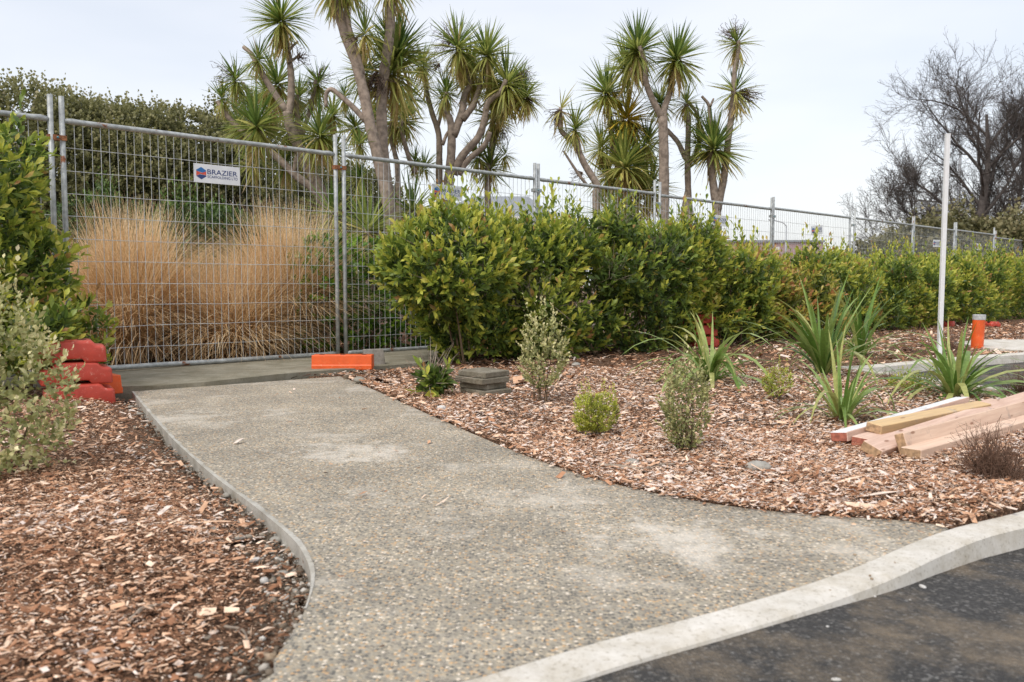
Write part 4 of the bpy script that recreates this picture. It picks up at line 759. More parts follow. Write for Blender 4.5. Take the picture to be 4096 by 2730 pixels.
# ------------------------------------------------------------------ cabbage trees
T_CAB = [t_strip(0.029, dd, 5, 0.02, 0.15, 0.35) for dd in (0.08, 0.35, 0.75, 1.2)]
def head(root, c, L_, n, ind, seed, mat='cabbage', upr=0.0, tint=0.0, tilt=(0, 0)):
    r = np.random.default_rng(seed); th = np.arccos(np.clip(1-r.random(n)*(1.92-upr*0.7), -1, 1)); th = np.sort(th); az = r.uniform(0, 6.28, n)
    d = np.column_stack([np.sin(th)*np.cos(az), np.sin(th)*np.sin(az), np.cos(th)])+np.array([tilt[0], tilt[1], 0]); d = unit(d)
    cls = np.clip((th/0.85+r.normal(size=n)*0.35).astype(int), 0, 3); ln = L_*r.uniform(0.78, 1.1, n); ln *= np.where(cls >= 2, 1.06, 1.0)
    P = c+np.column_stack([np.zeros(n), np.zeros(n), -th/3.1*L_*0.30])+d*L_*0.03; X, Y, Z = frames(d, UP+r.normal(size=(n, 3))*0.25)
    rnd = np.clip(0.16+th/2.9*0.55+r.normal(size=n)*0.13+tint, 0, 0.999); dead = r.random(n) < np.where(th > 1.9, 0.30, 0.03); rnd[dead] = r.uniform(0.88, 0.999, dead.sum()); d[dead] = unit(d[dead]*np.array([0.55, 0.55, 1])-UP*0.8); X, Y, Z = frames(d, UP+r.normal(size=(n, 3))*0.25); Vs = []; Fs = []; Rs = []; off = 0; pick = np.zeros(n, bool); ind = min(ind, n//2); front = np.argsort(d[:, 1])[:ind]; pick[front] = True
    todo = []
    for k in range(4):
        q = (cls == k) & ~pick
        if q.any():
            V, F, R = inst(T_CAB[k], P[q], X[q], Y[q], Z[q], np.column_stack([ln[q]*r.uniform(0.8, 1.2, q.sum()), ln[q], ln[q]]), rnd[q]); Vs.append(V); Fs.append(F+off); Rs.append(R); off += len(V)
        q = (cls == k) & pick
        if q.any(): todo.append((k, q))
    h = obj('leaf_head', np.concatenate(Vs), np.concatenate(Fs), M[mat], root, np.concatenate(Rs))
    for k, q in todo: leaf_objs('leaf', 'cab_%s_%d' % (mat, k), T_CAB[k], M[mat], P[q], X[q], Y[q], Z[q], ln[q], rnd[q], h)
    return h
def seedhead(root, c, d, L_, n, seed, mat='seed'):
    r = np.random.default_rng(seed); d = unit(np.array(d, float)); A = []; E = []; ra = []
    for k in range(n):
        p = c.copy(); e = unit(d+r.normal(size=3)*0.45); ln = L_*r.uniform(0.4, 1)
        for s in range(4):
            e = unit(e+r.normal(size=3)*0.35+np.array([0, 0, -0.12])); q = p+e*ln/4; A.append(p); E.append(q); ra.append(0.006-s*0.001)
            if s > 0: A.append(q); E.append(q+unit(e+r.normal(size=3)*0.9)*ln/6); ra.append(0.004)
            p = q
    V, F = segs(np.array(A), np.array(E), np.array(ra), np.array(ra)*0.7); o = obj('seed_head', V, F, M[mat], root, np.repeat(r.uniform(0, 1, len(A)), 6)); o['kind'] = 'stuff'
def cabbage(label, Y, trunks, heads, seeds=(), skirt=None, budget=260, base=None):
    """trunks: (pixel polyline of the survey, width from, width to); heads: (u, v, leaf length px, options)"""
    u0, v0 = trunks[0][0][0]; b = dp(u0, v0, Y); b[2] = 0.0
    if base is not None: b[0] = at(base, Y)
    root = thing('cabbage_tree', label, 'cabbage tree', b, 'cabbage trees behind the fence'); s = Y/FPX; r = np.random.default_rng(int(u0+v0))
    for k, (pl, w0, w1) in enumerate(trunks):
        dy = 0.0 if k == 0 else r.uniform(-0.25, 0.25); pts = [dp(u, v, Y) for u, v in pl]
        if k == 0: pts = [b-UP*0.05, (b*0.55+pts[0]*0.45)+np.array([0.03, 0, 0])]+pts
        pts = crom(pts, 4); m = len(pts); pts[:, 1] += np.linspace(0, dy, m) if k else 0; rad = np.linspace(w0, w1, m)*s/2*0.74; rad *= 1+0.05*np.sin(np.arange(m)*2.3)
        if k == 0: rad[0] *= 1.35; rad[1] *= 1.15
        MB().tube(pts, rad, 10).build('trunk' if k == 0 else 'branch', M['bark'], root, True)
    ind = max(8, budget//max(1, len(heads)))
    for k, h in enumerate(heads):
        u, v, L_ = h[:3]; op = h[3] if len(h) > 3 else {}; c = dp(u, v, Y+op.get('dy', 0.0)); n = op.get('n', 95); mt = op.get('mat', 'cabbage')
        head(root, c, L_*s*1.22, int(n*1.75), min(ind, n-12), int(u*3+v), mt, op.get('up', 0.0), op.get('tint', 0.0), op.get('tilt', (0, 0)))
    for u, v, d, L_, n in seeds: seedhead(root, dp(u, v, Y), d, L_*s, n, int(u+v))
    if skirt:
        u, v0, v1, wd = skirt; n = 150; az = r.uniform(0, 6.28, n); top = dp(u, v0, Y); P = top+np.column_stack([np.cos(az)*0.05, np.sin(az)*0.05, r.uniform(-0.15, 0.05, n)]); d = unit(np.column_stack([np.cos(az)*0.13, np.sin(az)*0.13, -np.ones(n)])+r.normal(size=(n, 3))*0.04); ln = (v1-v0)*s*r.uniform(0.6, 1.05, n)
        X, Yy, Z = frames(d, np.column_stack([np.cos(az), np.sin(az), np.zeros(n)])); V, F, R = inst(T_CAB[0], P, X, Yy, Z, np.column_stack([ln*1.1, ln, ln]), r.uniform(0.3, 1, n)); o = obj('dead_leaf_skirt', V, F, M['dead'], root, R); o['kind'] = 'stuff'
    return root
cabbage('forked cabbage tree with one high round head, left of the group', 12.5,
 [([(1310, 835), (1219, 650), (1186, 572), (1157, 497), (1150, 448)], 66, 50), ([(1150, 452), (1069, 332), (1024, 257), (995, 207), (960, 176)], 38, 22), ([(1150, 455), (1160, 415), (1161, 307), (1148, 211), (1132, 137), (1125, 75)], 44, 22), ([(1150, 212), (1172, 186), (1194, 168)], 16, 12), ([(1152, 250), (1172, 228), (1182, 206)], 16, 12)],
 [(1125, 66, 122, {'n': 130, 'up': -0.1}), (1032, 228, 72, {'n': 60}), (1112, 318, 128, {'dy': 0.6}), (1026, 487, 128, {'n': 120, 'dy': -0.4}), (1277, 524, 120, {'n': 120, 'dy': -0.3})],
 [(1190, 240, (0.6, -0.2, 0.5), 75, 26)], budget=280)
cabbage('leaning many headed cabbage tree behind the sign', 13.4,
 [([(1290, 815), (1180, 700), (1075, 600), (982, 535), (916, 473), (870, 406)], 56, 24), ([(1075, 600), (1030, 500), (995, 398), (953, 320)], 30, 20), ([(1180, 700), (1200, 560), (1195, 450), (1200, 390)], 34, 22), ([(1200, 560), (1250, 430), (1273, 330)], 26, 18)],
 [(943, 310, 88, {'n': 75}), (887, 384, 68, {'n': 60}), (1273, 322, 80, {'n': 75}), (1255, 380, 66, {'n': 60, 'tint': 0.1}), (1010, 420, 85), (1165, 505, 100, {'dy': 0.5}), (1010, 640, 90, {'n': 80}), (1140, 640, 95, {'n': 80, 'dy': 0.4}), (1090, 430, 80, {'dy': 0.7}), (1230, 600, 85, {'dy': 0.5}), (1060, 350, 80, {'dy': 0.6}), (1195, 380, 85, {'dy': 0.4, 'tint': 0.05}), (960, 500, 80, {'dy': 0.5}), (1330, 450, 90, {'dy': 0.6, 'tint': 0.06}), (1330, 600, 85, {'dy': 0.4})],
 [(940, 300, (-0.9, 0, 0.25), 100, 26), (1273, 318, (0.7, 0, 0.5), 70, 20)], budget=280)
cabbage('tall thick trunked cabbage tree leaning left out of the top of the picture', 11.6,
 [([(1560, 860), (1513, 634), (1480, 498), (1455, 373), (1422, 249), (1380, 141), (1356, 41), (1349, -30)], 74, 44), ([(1450, 300), (1425, 200), (1395, 110), (1385, 40), (1374, -40)], 34, 28), ([(1466, 488), (1414, 431), (1368, 390), (1327, 357), (1304, 373), (1302, 425)], 34, 18)],
 [(1345, -78, 118, {'n': 120}), (1390, -100, 110), (1459, 124, 92, {'n': 60, 'tint': 0.12}), (1438, 566, 72, {'n': 60}), (1378, 377, 66, {'n': 60, 'dy': 0.5}), (1420, 500, 82, {'dy': 0.7, 'tint': 0.08}), (1440, 700, 75, {'dy': 0.4})],
 [(1430, 150, (-0.4, 0, -0.5), 60, 18)], budget=260)
cabbage('tall straight cabbage tree with a dry seed cluster hanging on its trunk', 12.0,
 [([(1560, 840), (1534, 634), (1526, 415), (1538, 282), (1559, 133), (1563, 0), (1560, -60)], 72, 44)],
 [(1562, -95, 130, {'n': 110}), (1590, 195, 150, {'n': 120, 'up': 0.9, 'dy': 0.4}), (1566, 268, 165, {'n': 130, 'tint': 0.12, 'dy': 0.3}), (1460, 275, 110, {'dy': 0.6})],
 [(1503, 290, (-0.1, -0.1, -1.0), 120, 60), (1520, 320, (0.15, -0.3, -1.0), 100, 40)], budget=260)
cabbage('thin twin stemmed cabbage tree between the thick trunks', 13.6,
 [([(1590, 680), (1584, 634), (1559, 530), (1570, 485)], 34, 22), ([(1660, 690), (1642, 646), (1615, 547), (1612, 490)], 30, 20)],
 [(1578, 470, 98, {'tint': 0.06}), (1618, 470, 85, {'tint': 0.04}), (1660, 640, 60, {'n': 60}), (1500, 470, 90, {'dy': 0.6}), (1640, 380, 80, {'dy': 0.6}), (1690, 250, 75, {'dy': 0.5, 'tint': 0.08})], budget=200)
cabbage('broad many limbed cabbage tree in the middle of the picture', 14.0,
 [([(1795, 760), (1803, 650), (1807, 539), (1799, 477), (1782, 435), (1787, 370)], 68, 26), ([(1812, 545), (1845, 456), (1857, 373), (1880, 320), (1845, 200)], 48, 22), ([(1850, 480), (1890, 423), (1909, 373), (1921, 323), (1946, 215)], 38, 20), ([(1815, 700), (1850, 625), (1915, 551), (1940, 477), (1952, 419), (2002, 377), (2025, 330)], 48, 24), ([(1835, 700), (1870, 645), (1923, 601), (1948, 570), (1961, 535)], 34, 24), ([(1770, 580), (1790, 530), (1825, 490)], 20, 14)],
 [(1785, 362, 75, {'n': 90}), (1830, 176, 118, {'n': 120, 'tint': 0.06, 'tilt': (0.15, 0)}), (1948, 205, 108, {'n': 120, 'tint': 0.05}), (2027, 321, 122, {'n': 130, 'tint': 0.05}), (2102, 376, 85, {'tint': 0.08}), (1880, 300, 105, {'dy': 0.5, 'tint': 0.12}), (2000, 400, 90, {'dy': 0.5, 'tint': 0.1}), (1880, 250, 95, {'dy': 0.6, 'tint': 0.08}), (1960, 300, 95, {'dy': 0.6, 'tint': 0.1}), (2070, 340, 85, {'dy': 0.3, 'tint': 0.06})],
 [(1820, 165, (-0.9, 0, 0.2), 120, 60), (2060, 310, (0.9, 0, 0.2), 95, 40), (2110, 390, (0.7, 0, -0.7), 70, 30), (1760, 260, (-0.8, 0, -0.1), 80, 30)], budget=290)
cabbage('slender cabbage tree with a cut top, left of the broad one', 14.4,
 [([(1757, 720), (1757, 650), (1755, 539), (1729, 456), (1708, 373), (1700, 310)], 46, 22), ([(1750, 510), (1765, 450), (1768, 400)], 22, 16)],
 [(1700, 330, 60, {'n': 40, 'tint': 0.15}), (1770, 390, 66, {'n': 60}), (1695, 665, 70, {'n': 80, 'up': 0.8})], budget=150)
cabbage('low drooping cabbage tree at the right of the middle group', 14.8,
 [([(1950, 720), (1961, 640), (1968, 560), (1972, 470)], 40, 26), ([(1962, 620), (2010, 490), (2065, 425), (2100, 385)], 20, 16)],
 [(1973, 455, 98, {'n': 110, 'tint': 0.05}), (1915, 615, 82), (1960, 660, 90, {'n': 80}), (2020, 610, 60, {'n': 50})],
 [(1990, 500, (0.6, 0, -0.8), 110, 36)], budget=240)
cabbage('leaning cabbage tree with a ragged sparse top', 14.2,
 [([(2385, 800), (2386, 739), (2340, 662), (2299, 575), (2258, 540), (2238, 504), (2243, 430)], 52, 20), ([(2330, 650), (2312, 560), (2300, 510)], 24, 16), ([(2350, 745), (2314, 698), (2275, 640), (2253, 606)], 18, 10)],
 [(2244, 424, 92, {'n': 22, 'tint': 0.35}), (2299, 504, 88, {'n': 85, 'tint': 0.05})], [(2236, 440, (-0.3, 0, -1), 85, 46)], budget=100)
cabbage('straight trunked cabbage tree forking into two big round heads', 14.6,
 [([(2656, 846), (2656, 700), (2654, 560), (2651, 468)], 60, 50), ([(2651, 478), (2610, 407), (2580, 336), (2574, 269), (2550, 200)], 38, 24), ([(2651, 480), (2661, 428), (2687, 356), (2692, 295), (2704, 235)], 40, 24), ([(2580, 340), (2555, 300), (2520, 275)], 24, 18)],
 [(2549, 190, 118, {'n': 150, 'up': 0.1}), (2705, 224, 112, {'n': 150, 'up': 0.1}), (2506, 256, 108, {'dy': 0.6}), (2641, 404, 82, {'n': 90, 'dy': 0.7})], budget=290)
cabbage('cabbage tree with a pale dead leaf skirt round its trunk', 15.2,
 [([(2753, 860), (2753, 780), (2750, 637), (2753, 509), (2745, 417)], 46, 24), ([(2752, 640), (2738, 626), (2712, 570), (2671, 524), (2655, 505)], 30, 22), ([(2752, 660), (2790, 610), (2806, 540), (2804, 499), (2789, 438), (2748, 382)], 26, 16)],
 [(2745, 404, 72, {'n': 80, 'tint': 0.1}), (2800, 470, 66, {'n': 60}), (2790, 560, 72, {'n': 60})], skirt=(2750, 778, 930, 60), budget=180)
cabbage('v forked cabbage tree, rightmost of the group', 14.9,
 [([(2868, 900), (2866, 846), (2850, 713), (2840, 640), (2848, 590)], 54, 34), ([(2868, 850), (2896, 703), (2911, 560), (2929, 407), (2934, 295), (2947, 229), (2948, 170)], 42, 20), ([(2842, 600), (2842, 479), (2842, 417), (2817, 377)], 26, 14), ([(2842, 425), (2853, 405), (2863, 388)], 14, 10)],
 [(2855, 582, 128, {'n': 150, 'up': 0.7}), (2948, 164, 80, {'n': 75, 'tint': 0.06}), (2941, 353, 98, {'n': 70, 'tint': 0.08})], [(2945, 150, (-0.5, 0, 0.85), 85, 60), (2960, 365, (0.9, 0, -0.35), 95, 60)], budget=240)
YL = {'mat': 'cabbage_yellow', 'n': 110}
cabbage('bushy cabbage tree clump with a yellowing head', 15.6,
 [([(2544, 830), (2544, 759), (2539, 586), (2523, 499)], 38, 24), ([(2540, 760), (2480, 690), (2450, 560), (2430, 380)], 44, 24)],
 [(2427, 358, 112, {'n': 120, 'up': 0.3, 'tint': 0.04}), (2508, 460, 115, YL), (2406, 578, 92, {'n': 100, 'tint': 0.14}), (2498, 650, 128, {'n': 130, 'tint': 0.14, 'dy': -0.4}), (2560, 650, 110, {'tint': 0.12}), (2590, 560, 90, {'tint': 0.1}), (2430, 690, 100, {'tint': 0.12}), (2508, 770, 140, {'n': 130, 'tint': 0.12}), (2600, 740, 110, {'tint': 0.1}), (2470, 520, 85, {'tint': 0.1})],
 [(2450, 370, (0.8, 0, -0.3), 90, 30), (2540, 500, (0.6, 0, -0.4), 80, 30), (2330, 690, (-0.6, 0, -0.5), 70, 26)], budget=290)
# young cabbage heads at ground level behind the fence
def ground_head(label, u, v, Y, Lpx, n, tint=0.0):
    b = dp(u, v, Y); c = b.copy(); b[2] = 0.0; root = thing('young_cabbage_tree', label, 'cabbage tree', b, 'young cabbage trees behind the fence'); MB().tube([b-UP*0.03, (b+c)/2+np.array([0.03, 0, 0]), c], [0.08, 0.06, 0.05], 8).build('trunk', M['bark'], root, True); head(root, c, Lpx*Y/FPX, n, 120, int(u+v), 'cabbage', 0.0, tint)
ground_head('low bushy young cabbage tree with arching leaves, just right of the fence joint', 1470, 905, 10.6, 205, 170, 0.06)
ground_head('young cabbage tree low behind the tussocks', 1330, 840, 11.3, 150, 120)
ground_head('young cabbage tree low behind the second fence panel', 1650, 830, 12.5, 160, 130, 0.03)
ground_head('young cabbage tree low under the yellowing clump', 2450, 860, 14.0, 160, 130, 0.03)
# ------------------------------------------------------------------ evergreen bushes behind, left
def bush(label, u, vtop, Y, rx, ry, n, mat='bush', T=T_BUSH, key='bush_leaf', llen=0.070, slen=0.20, tint=0.0, seed=1, grp='evergreen bushes behind the tussocks', ind=0, per=7, low=0.0, name='evergreen_bush'):
    x = at(u, Y); top = dp(u, vtop, Y)[2]; r = np.random.default_rng(seed); bl = [(np.array([x, Y, top*0.48]), (rx*0.92, ry*0.9, top*0.46))]
    for k in range(16):
        a = r.uniform(0, 6.28); h = r.uniform(0.25, 0.93); rad = math.sqrt(max(0.05, 1-(h-0.35)**2/0.42))*0.74
        bl.append((np.array([x+math.cos(a)*rx*rad, Y+math.sin(a)*ry*rad, top*h*0.93]), (rx*r.uniform(0.22, 0.36), ry*r.uniform(0.22, 0.36), top*r.uniform(0.10, 0.17))))
    return shrub(name, label, 'bush', (x, Y, 0), bl, mat, n, slen, per, llen, T, key, int(n*2.3), 7, ind, 0.5, grp, seed, 0.15, 2.2, tint, n//40, 0.1, None, 0.05, 'dark_bark')
bush('grey green evergreen bush mass at the top left behind the fence', 120, 318, 16.5, 2.6, 2.0, 6400, seed=1)
bush('rounded dark evergreen bush between the left bush and the cabbage trees', 470, 385, 17.5, 2.3, 2.0, 5400, seed=2)
bush('dull evergreen bush behind the leaning cabbage tree', 780, 395, 18.5, 2.4, 2.0, 4600, seed=3)
bush('dark evergreen bush behind the forked cabbage tree', 1080, 470, 20.0, 2.6, 2.0, 3200, seed=4, tint=-0.05)
bush('tall dark evergreen bush at the far left edge', -260, 330, 16.5, 2.6, 2.0, 3600, seed=5)
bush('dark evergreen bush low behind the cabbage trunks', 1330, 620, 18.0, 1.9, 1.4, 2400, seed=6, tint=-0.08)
bush('fresh green leafy bush behind the tussocks below the sign', 850, 800, 11.6, 1.0, 0.8, 1500, 'green_bush', T_MID, 'green_leaf', 0.065, 0.16, 0.04, 7, 'green bushes behind the tussocks', 150, 8)
bush('small fresh green bush at the left behind the fence', 430, 735, 12.2, 0.8, 0.7, 1100, 'green_bush', T_MID, 'green_leaf', 0.06, 0.16, 0.0, 8, 'green bushes behind the tussocks', 120, 8)
bush('dark leafy bush at the foot of the cabbage trees', 1120, 860, 12.4, 0.9, 0.6, 900, 'green_bush', T_MID, 'green_leaf', 0.07, 0.18, -0.08, 9, 'green bushes behind the tussocks', 80, 7)
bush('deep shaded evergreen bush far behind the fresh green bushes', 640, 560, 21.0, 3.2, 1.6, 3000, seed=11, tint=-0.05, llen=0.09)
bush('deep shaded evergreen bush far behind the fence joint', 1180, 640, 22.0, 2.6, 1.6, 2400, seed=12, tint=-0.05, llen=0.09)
# ------------------------------------------------------------------ olive scrub and bare trees, right
for k, (u, v, Y, rx, n) in enumerate([(3560, 960, 25, 1.6, 1500), (3730, 890, 26, 1.9, 1900), (3920, 880, 26, 2.0, 1900), (4090, 870, 25, 2.0, 1700), (4290, 860, 25, 2.2, 1300)]):
    bush(['olive scrub bush at the left end of the far thicket', 'brownish olive scrub bush behind the white post', 'olive scrub bush under the big bare tree', 'olive scrub bush at the right edge of the picture', 'olive scrub bush beyond the right edge'][k], u, v, Y, rx, 1.5, n, 'olive', T_BUSH, 'olive_leaf', 0.12, 0.38, 0.0, 30+k, 'olive scrub in front of the bare trees', 0, 7, name='scrub_bush')
def bare_tree(label, u, vtop, Y, spread, seed, trunk_r, lean=0.0, fork=0.42, nl=13):
    r = np.random.default_rng(seed); x = at(u, Y); H = dp(u, vtop, Y)[2]; b = np.array([x, Y, 0.0]); root = thing('bare_tree', label, 'tree', b, 'bare winter trees beyond the fence')
    tp = crom([b-UP*0.1, b+np.array([lean*0.1, 0, H*0.2]), b+np.array([lean*0.3-0.05, 0.05, H*0.40]), b+np.array([lean*0.7+0.1, 0, H*0.62]), b+np.array([lean, 0.1, H*0.86])], 5)
    MB().tube(tp, np.linspace(trunk_r, trunk_r*0.18, len(tp)), 9).build('trunk', M['dark_bark'], root, True)
    for q in range(nl):
        f = 0.30+0.68*q/nl; p0 = tp[int(f*(len(tp)-1))]; az = q*2.4+r.normal()*0.4; el = 0.25+0.75*f+r.normal()*0.1; ln0 = spread*(1.05-0.45*f)*r.uniform(0.8, 1.1); A = []; E = []; R0 = []; R1 = []
        stack = [(p0, np.array([math.cos(az)*math.cos(el), math.sin(az)*math.cos(el), math.sin(el)]), ln0, trunk_r*0.42*(1.1-0.6*f), 0)]
        TP = []; TD = []; TL = []
        while stack:
            p, d, ln, rad, lev = stack.pop(); ns = 6 if lev < 2 else 4
            for s in range(ns):
                up = 0.10 if lev < 2 else 0.05; d = unit(d+r.normal(size=3)*(0.10+0.05*lev)+UP*up*(1 if lev else 0.6)); e = p+d*ln/ns; ra, rb = rad*(1-s/ns*0.7), rad*(1-(s+1)/ns*0.7); A.append(p); E.append(e); R0.append(max(ra, 0.006)); R1.append(max(rb, 0.005))
                if lev < 2 and (s > 0 or lev > 0):
                    for _ in range(2):
                        dd = unit(d*0.75+unit(r.normal(size=3))*0.75+UP*0.1); stack.append((e, dd, ln*r.uniform(0.36, 0.58), rb*0.5, lev+1))
                if lev >= 1: TP.append(e); TD.append(d); TL.append(ln)
                p = e
        TP, TD, TL = np.repeat(np.array(TP), 2, 0), np.repeat(np.array(TD), 2, 0), np.repeat(np.array(TL), 2); kk = r.random(len(TP)) < 0.55; TP, TD, TL = TP[kk], TD[kk], TL[kk]; nT = len(TP)
        t1 = unit(TD*0.8+unit(r.normal(size=(nT, 3)))*0.7+UP*0.12); l1 = np.clip(TL*0.30, 0.12, 0.55)*r.uniform(0.5, 1.1, nT); m1 = TP+t1*l1[:, None]; t2 = unit(t1+r.normal(size=(nT, 3))*0.35+UP*0.1); m2 = m1+t2*(l1*0.7)[:, None]; t3 = unit(t1+r.normal(size=(nT, 3))*0.7); m3 = m1+t3*(l1*0.55)[:, None]
        A = np.vstack([np.array(A), TP, m1, m1]); E = np.vstack([np.array(E), m1, m2, m3]); R0 = np.concatenate([R0, np.full(nT, 0.0045), np.full(2*nT, 0.0033)]); R1 = np.concatenate([R1, np.full(nT, 0.0035), np.full(2*nT, 0.0025)])
        A, E = np.array(A), np.array(E); V, F = segs(A, E, np.array(R0), np.array(R1), 3); obj('limb', V, F, M['dark_bark'], root)['kind'] = 'stuff'
    return root
bare_tree('big spreading bare tree behind the white post', 3912, 330, 32, 4.7, 3, 0.27, 0.1, nl=15)
bare_tree('slim bare tree at the right edge of the picture', 4045, 380, 33, 2.8, 4, 0.16, 0.2, nl=11)
bare_tree('bare tree leaning in beyond the right edge', 4150, 420, 35, 3.2, 5, 0.19, -0.2, nl=11)
bare_tree('low bare sapling left of the big bare tree', 3660, 700, 29, 2.4, 6, 0.09, -0.3, nl=9)
# ------------------------------------------------------------------ far buildings, lamp posts
def house():
    Y = 45.0; s = Y/FPX; x0, x1 = at(1700, Y), at(2235, Y); ze, zr = dp(2100, 872, Y)[2], dp(2100, 800, Y)[2]; b = np.array([(x0+x1)/2, Y+4, 0]); root = thing('house', 'far grey roofed white house glimpsed above the hedge', 'house', b)
    m = MB(); m.box((b[0], Y+4, ze/2), ((x1-x0)/2-0.4, 0, 0), (0, 3.6, 0), (0, 0, ze/2)); m.build('wall', M['house_wall'], root)
    V = [(x0, Y, ze), (x1, Y, ze), (x1, Y+8, ze), (x0, Y+8, ze), (x0+2.4, Y+4, zr+0.6), (x1-1.6, Y+4, zr+0.6)]; rf = obj('roof', V, [(0, 1, 5, 4), (1, 2, 5), (2, 3, 4, 5), (3, 0, 4), (3, 2, 1, 0)], M['roof'], root)
    g = MB()
    for k in range(int((x1-x0)/0.45)):
        xx = x0+0.2+k*0.45; f = min(1, (xx-x0)/2.4, (x1-xx)/1.6); g.box(((xx), Y+2*f, ze+(zr+0.6-ze)*f/2+0.03), (0.02, 0, 0), (0, 2*f, (zr+0.6-ze)*f/2), (0, 0, 0.02))
    o = g.build('roof_ribs', M['roof'], rf); o['kind'] = 'stuff'
    MB().box(((x0+x1)/2, Y-0.06, ze-0.02), ((x1-x0)/2, 0, 0), (0, 0.06, 0), (0, 0, 0.09)).build('gutter', M['house_wall'], root)
    for k in range(3):
        xx = x0+1.4+k*1.9; w = MB().box((xx, Y+0.37, ze-1.0), (0.5, 0, 0), (0, 0.03, 0), (0, 0, 0.5)).build('window', M['house_wall'], root); MB().box((xx, Y+0.33, ze-1.0), (0.43, 0, 0), (0, 0.012, 0), (0, 0, 0.43)).build('pane', M['glass'], w)
house()
def warehouse():
    Y = 80.0; x0, x1 = at(2900, Y), at(3285, Y); z1 = dp(3100, 970, Y)[2]; b = np.array([(x0+x1)/2, Y+6, 0]); root = thing('warehouse', 'far mauve flat roofed building with a pale triangle motif', 'building', b)
    MB().box((b[0], Y+6, z1/2), ((x1-x0)/2, 0, 0), (0, 6, 0), (0, 0, z1/2)).build('wall', M['mauve'], root); MB().box((b[0], Y+6, z1+0.1), ((x1-x0)/2+0.15, 0, 0), (0, 6.15, 0), (0, 0, 0.1)).build('parapet', M['roof'], root)
    for u0, u1, v0, v1 in ((3040, 3118, 1003, 988), (2985, 3030, 1006, 997)):
        P = [dp(u0, v0, Y-0.05), dp(u1, v0-3, Y-0.05), dp(u1, v1, Y-0.05)]; P2 = [p+np.array([0, 0.06, 0]) for p in P]; recalc(obj('pale_triangle', P+P2, [(0, 1, 2), (5, 4, 3), (0, 3, 4, 1), (1, 4, 5, 2), (2, 5, 3, 0)], M['house_wall'], root))
warehouse()
def lamp(label, u, v, Y, arm):
    b = np.array([at(u, Y), Y, 0.0]); H = dp(u, v, Y)[2]; root = thing('street_lamp', label, 'street lamp', b); MB().tube([b-UP*0.1, b+UP*H*0.5, b+UP*H], [0.10, 0.08, 0.06], 8).build('pole', M['lamp_steel'], root, True)
    if arm: t = b+UP*H; MB().tube(crom([t-UP*0.05, t+np.array([-0.3, 0, 0.22]), t+np.array([-1.0, 0, 0.42])], 4), 0.04, 6).build('arm', M['lamp_steel'], root, True); MB().tube([t+np.array([-0.95, 0, 0.42]), t+np.array([-1.1, 0, 0.45]), t+np.array([-1.5, 0, 0.47])], [0.05, 0.11, 0.05], 8).build('lamp_head', M['lamp_steel'], root, True)
    else: MB().tube([b+UP*H, b+UP*(H+0.06)], [0.075, 0.03], 8).build('cap', M['lamp_steel'], root)
lamp('far street lamp with a curved arm, above the mauve building', 3138, 903, 70.0, True)
lamp('plain grey pole standing behind the big bare tree', 3819, 590, 38.0, False)
def gravel_strip():
    import bmesh
    r = np.random.default_rng(9); n = 5200; k = r.integers(0, len(left_edge)-14, n); P = left_edge[k]+r.normal(size=(n, 2))*0.075*r.uniform(0.3, 1.5, (n, 1)); P = P[~inside(path_poly, P) & ~inside(slab_poly, P)]; dd = dist_line(left_edge, P); P = P[dd > 0.008]; m = len(P); z = ground_z(P)
    bm = bmesh.new(); bmesh.ops.create_icosphere(bm, subdivisions=1, radius=1.0); T = (np.array([v.co[:] for v in bm.verts])*np.array([1, 0.8, 0.6]), np.array([[v.index for v in f.verts] for f in bm.faces])); bm.free()
    X, Y, Z = frames(rand_dirs(m)*np.array([1, 1, 0.2]), np.tile(UP, (m, 1))+r.normal(size=(m, 3))*0.2); S = np.clip(r.lognormal(math.log(0.0036), 0.62, m), 0.0016, 0.015)
    V, F, R = inst(T, np.column_stack([P, z+S*0.3]), X, Y, Z, S, r.random(m)); o = obj('gravel', V, F, M['gravel'], ground, R); o['kind'] = 'stuff'
M['gravel'] = leaf_mat('edge_gravel', [(0, (0.07, 0.05, 0.035)), (0.45, (0.17, 0.135, 0.10)), (0.8, (0.32, 0.28, 0.225)), (1, (0.58, 0.55, 0.50))], rough=0.85, transl=0, spec=0.25)
gravel_strip()
# ------------------------------------------------------------------ stones, sticks and scraps
def rock_mesh(seed, mat, flat=0.6):
    import bmesh; bm = bmesh.new(); bmesh.ops.create_icosphere(bm, subdivisions=2, radius=1.0); r = np.random.default_rng(seed); w = r.normal(size=(4, 3))*1.6; ph = r.uniform(0, 6, 4); ax = r.uniform(0.7, 1.2, 3)
    for v in bm.verts:
        c = np.array(v.co); k = 1+0.13*np.sin(w @ c+ph).sum()/2; v.co = Vector(c*k*ax*np.array([1, 1, flat]))
    me = bpy.data.meshes.new('stone'); bm.to_mesh(me); bm.free(); me.materials.append(mat); me.polygons.foreach_set('use_smooth', np.ones(len(me.polygons), bool)); return me
RK = {k: [rock_mesh(s+i*10, M[k]) for s in range(3)] for i, k in enumerate(('stone', 'stone_warm', 'stone_white'))}
def stone(u, v, wpx, kind, label, group=None, z=None):
    b = gp(u, v, 0.0); zz = gz(b[0], b[1]) if z is None else z; b = gp(u, v, zz); s = wpx/2*b[1]/FPX; o = bpy.data.objects.new('stone', RK[kind][int(u) % 3]); o.location = (b[0], b[1], zz+s*0.36); o.scale = (s, s*0.85, s*0.9); o.rotation_euler = (0, 0, u*0.37); link(o); return tag(o, label, 'stone', group)
gs = 'small stones along the left edge of the path'
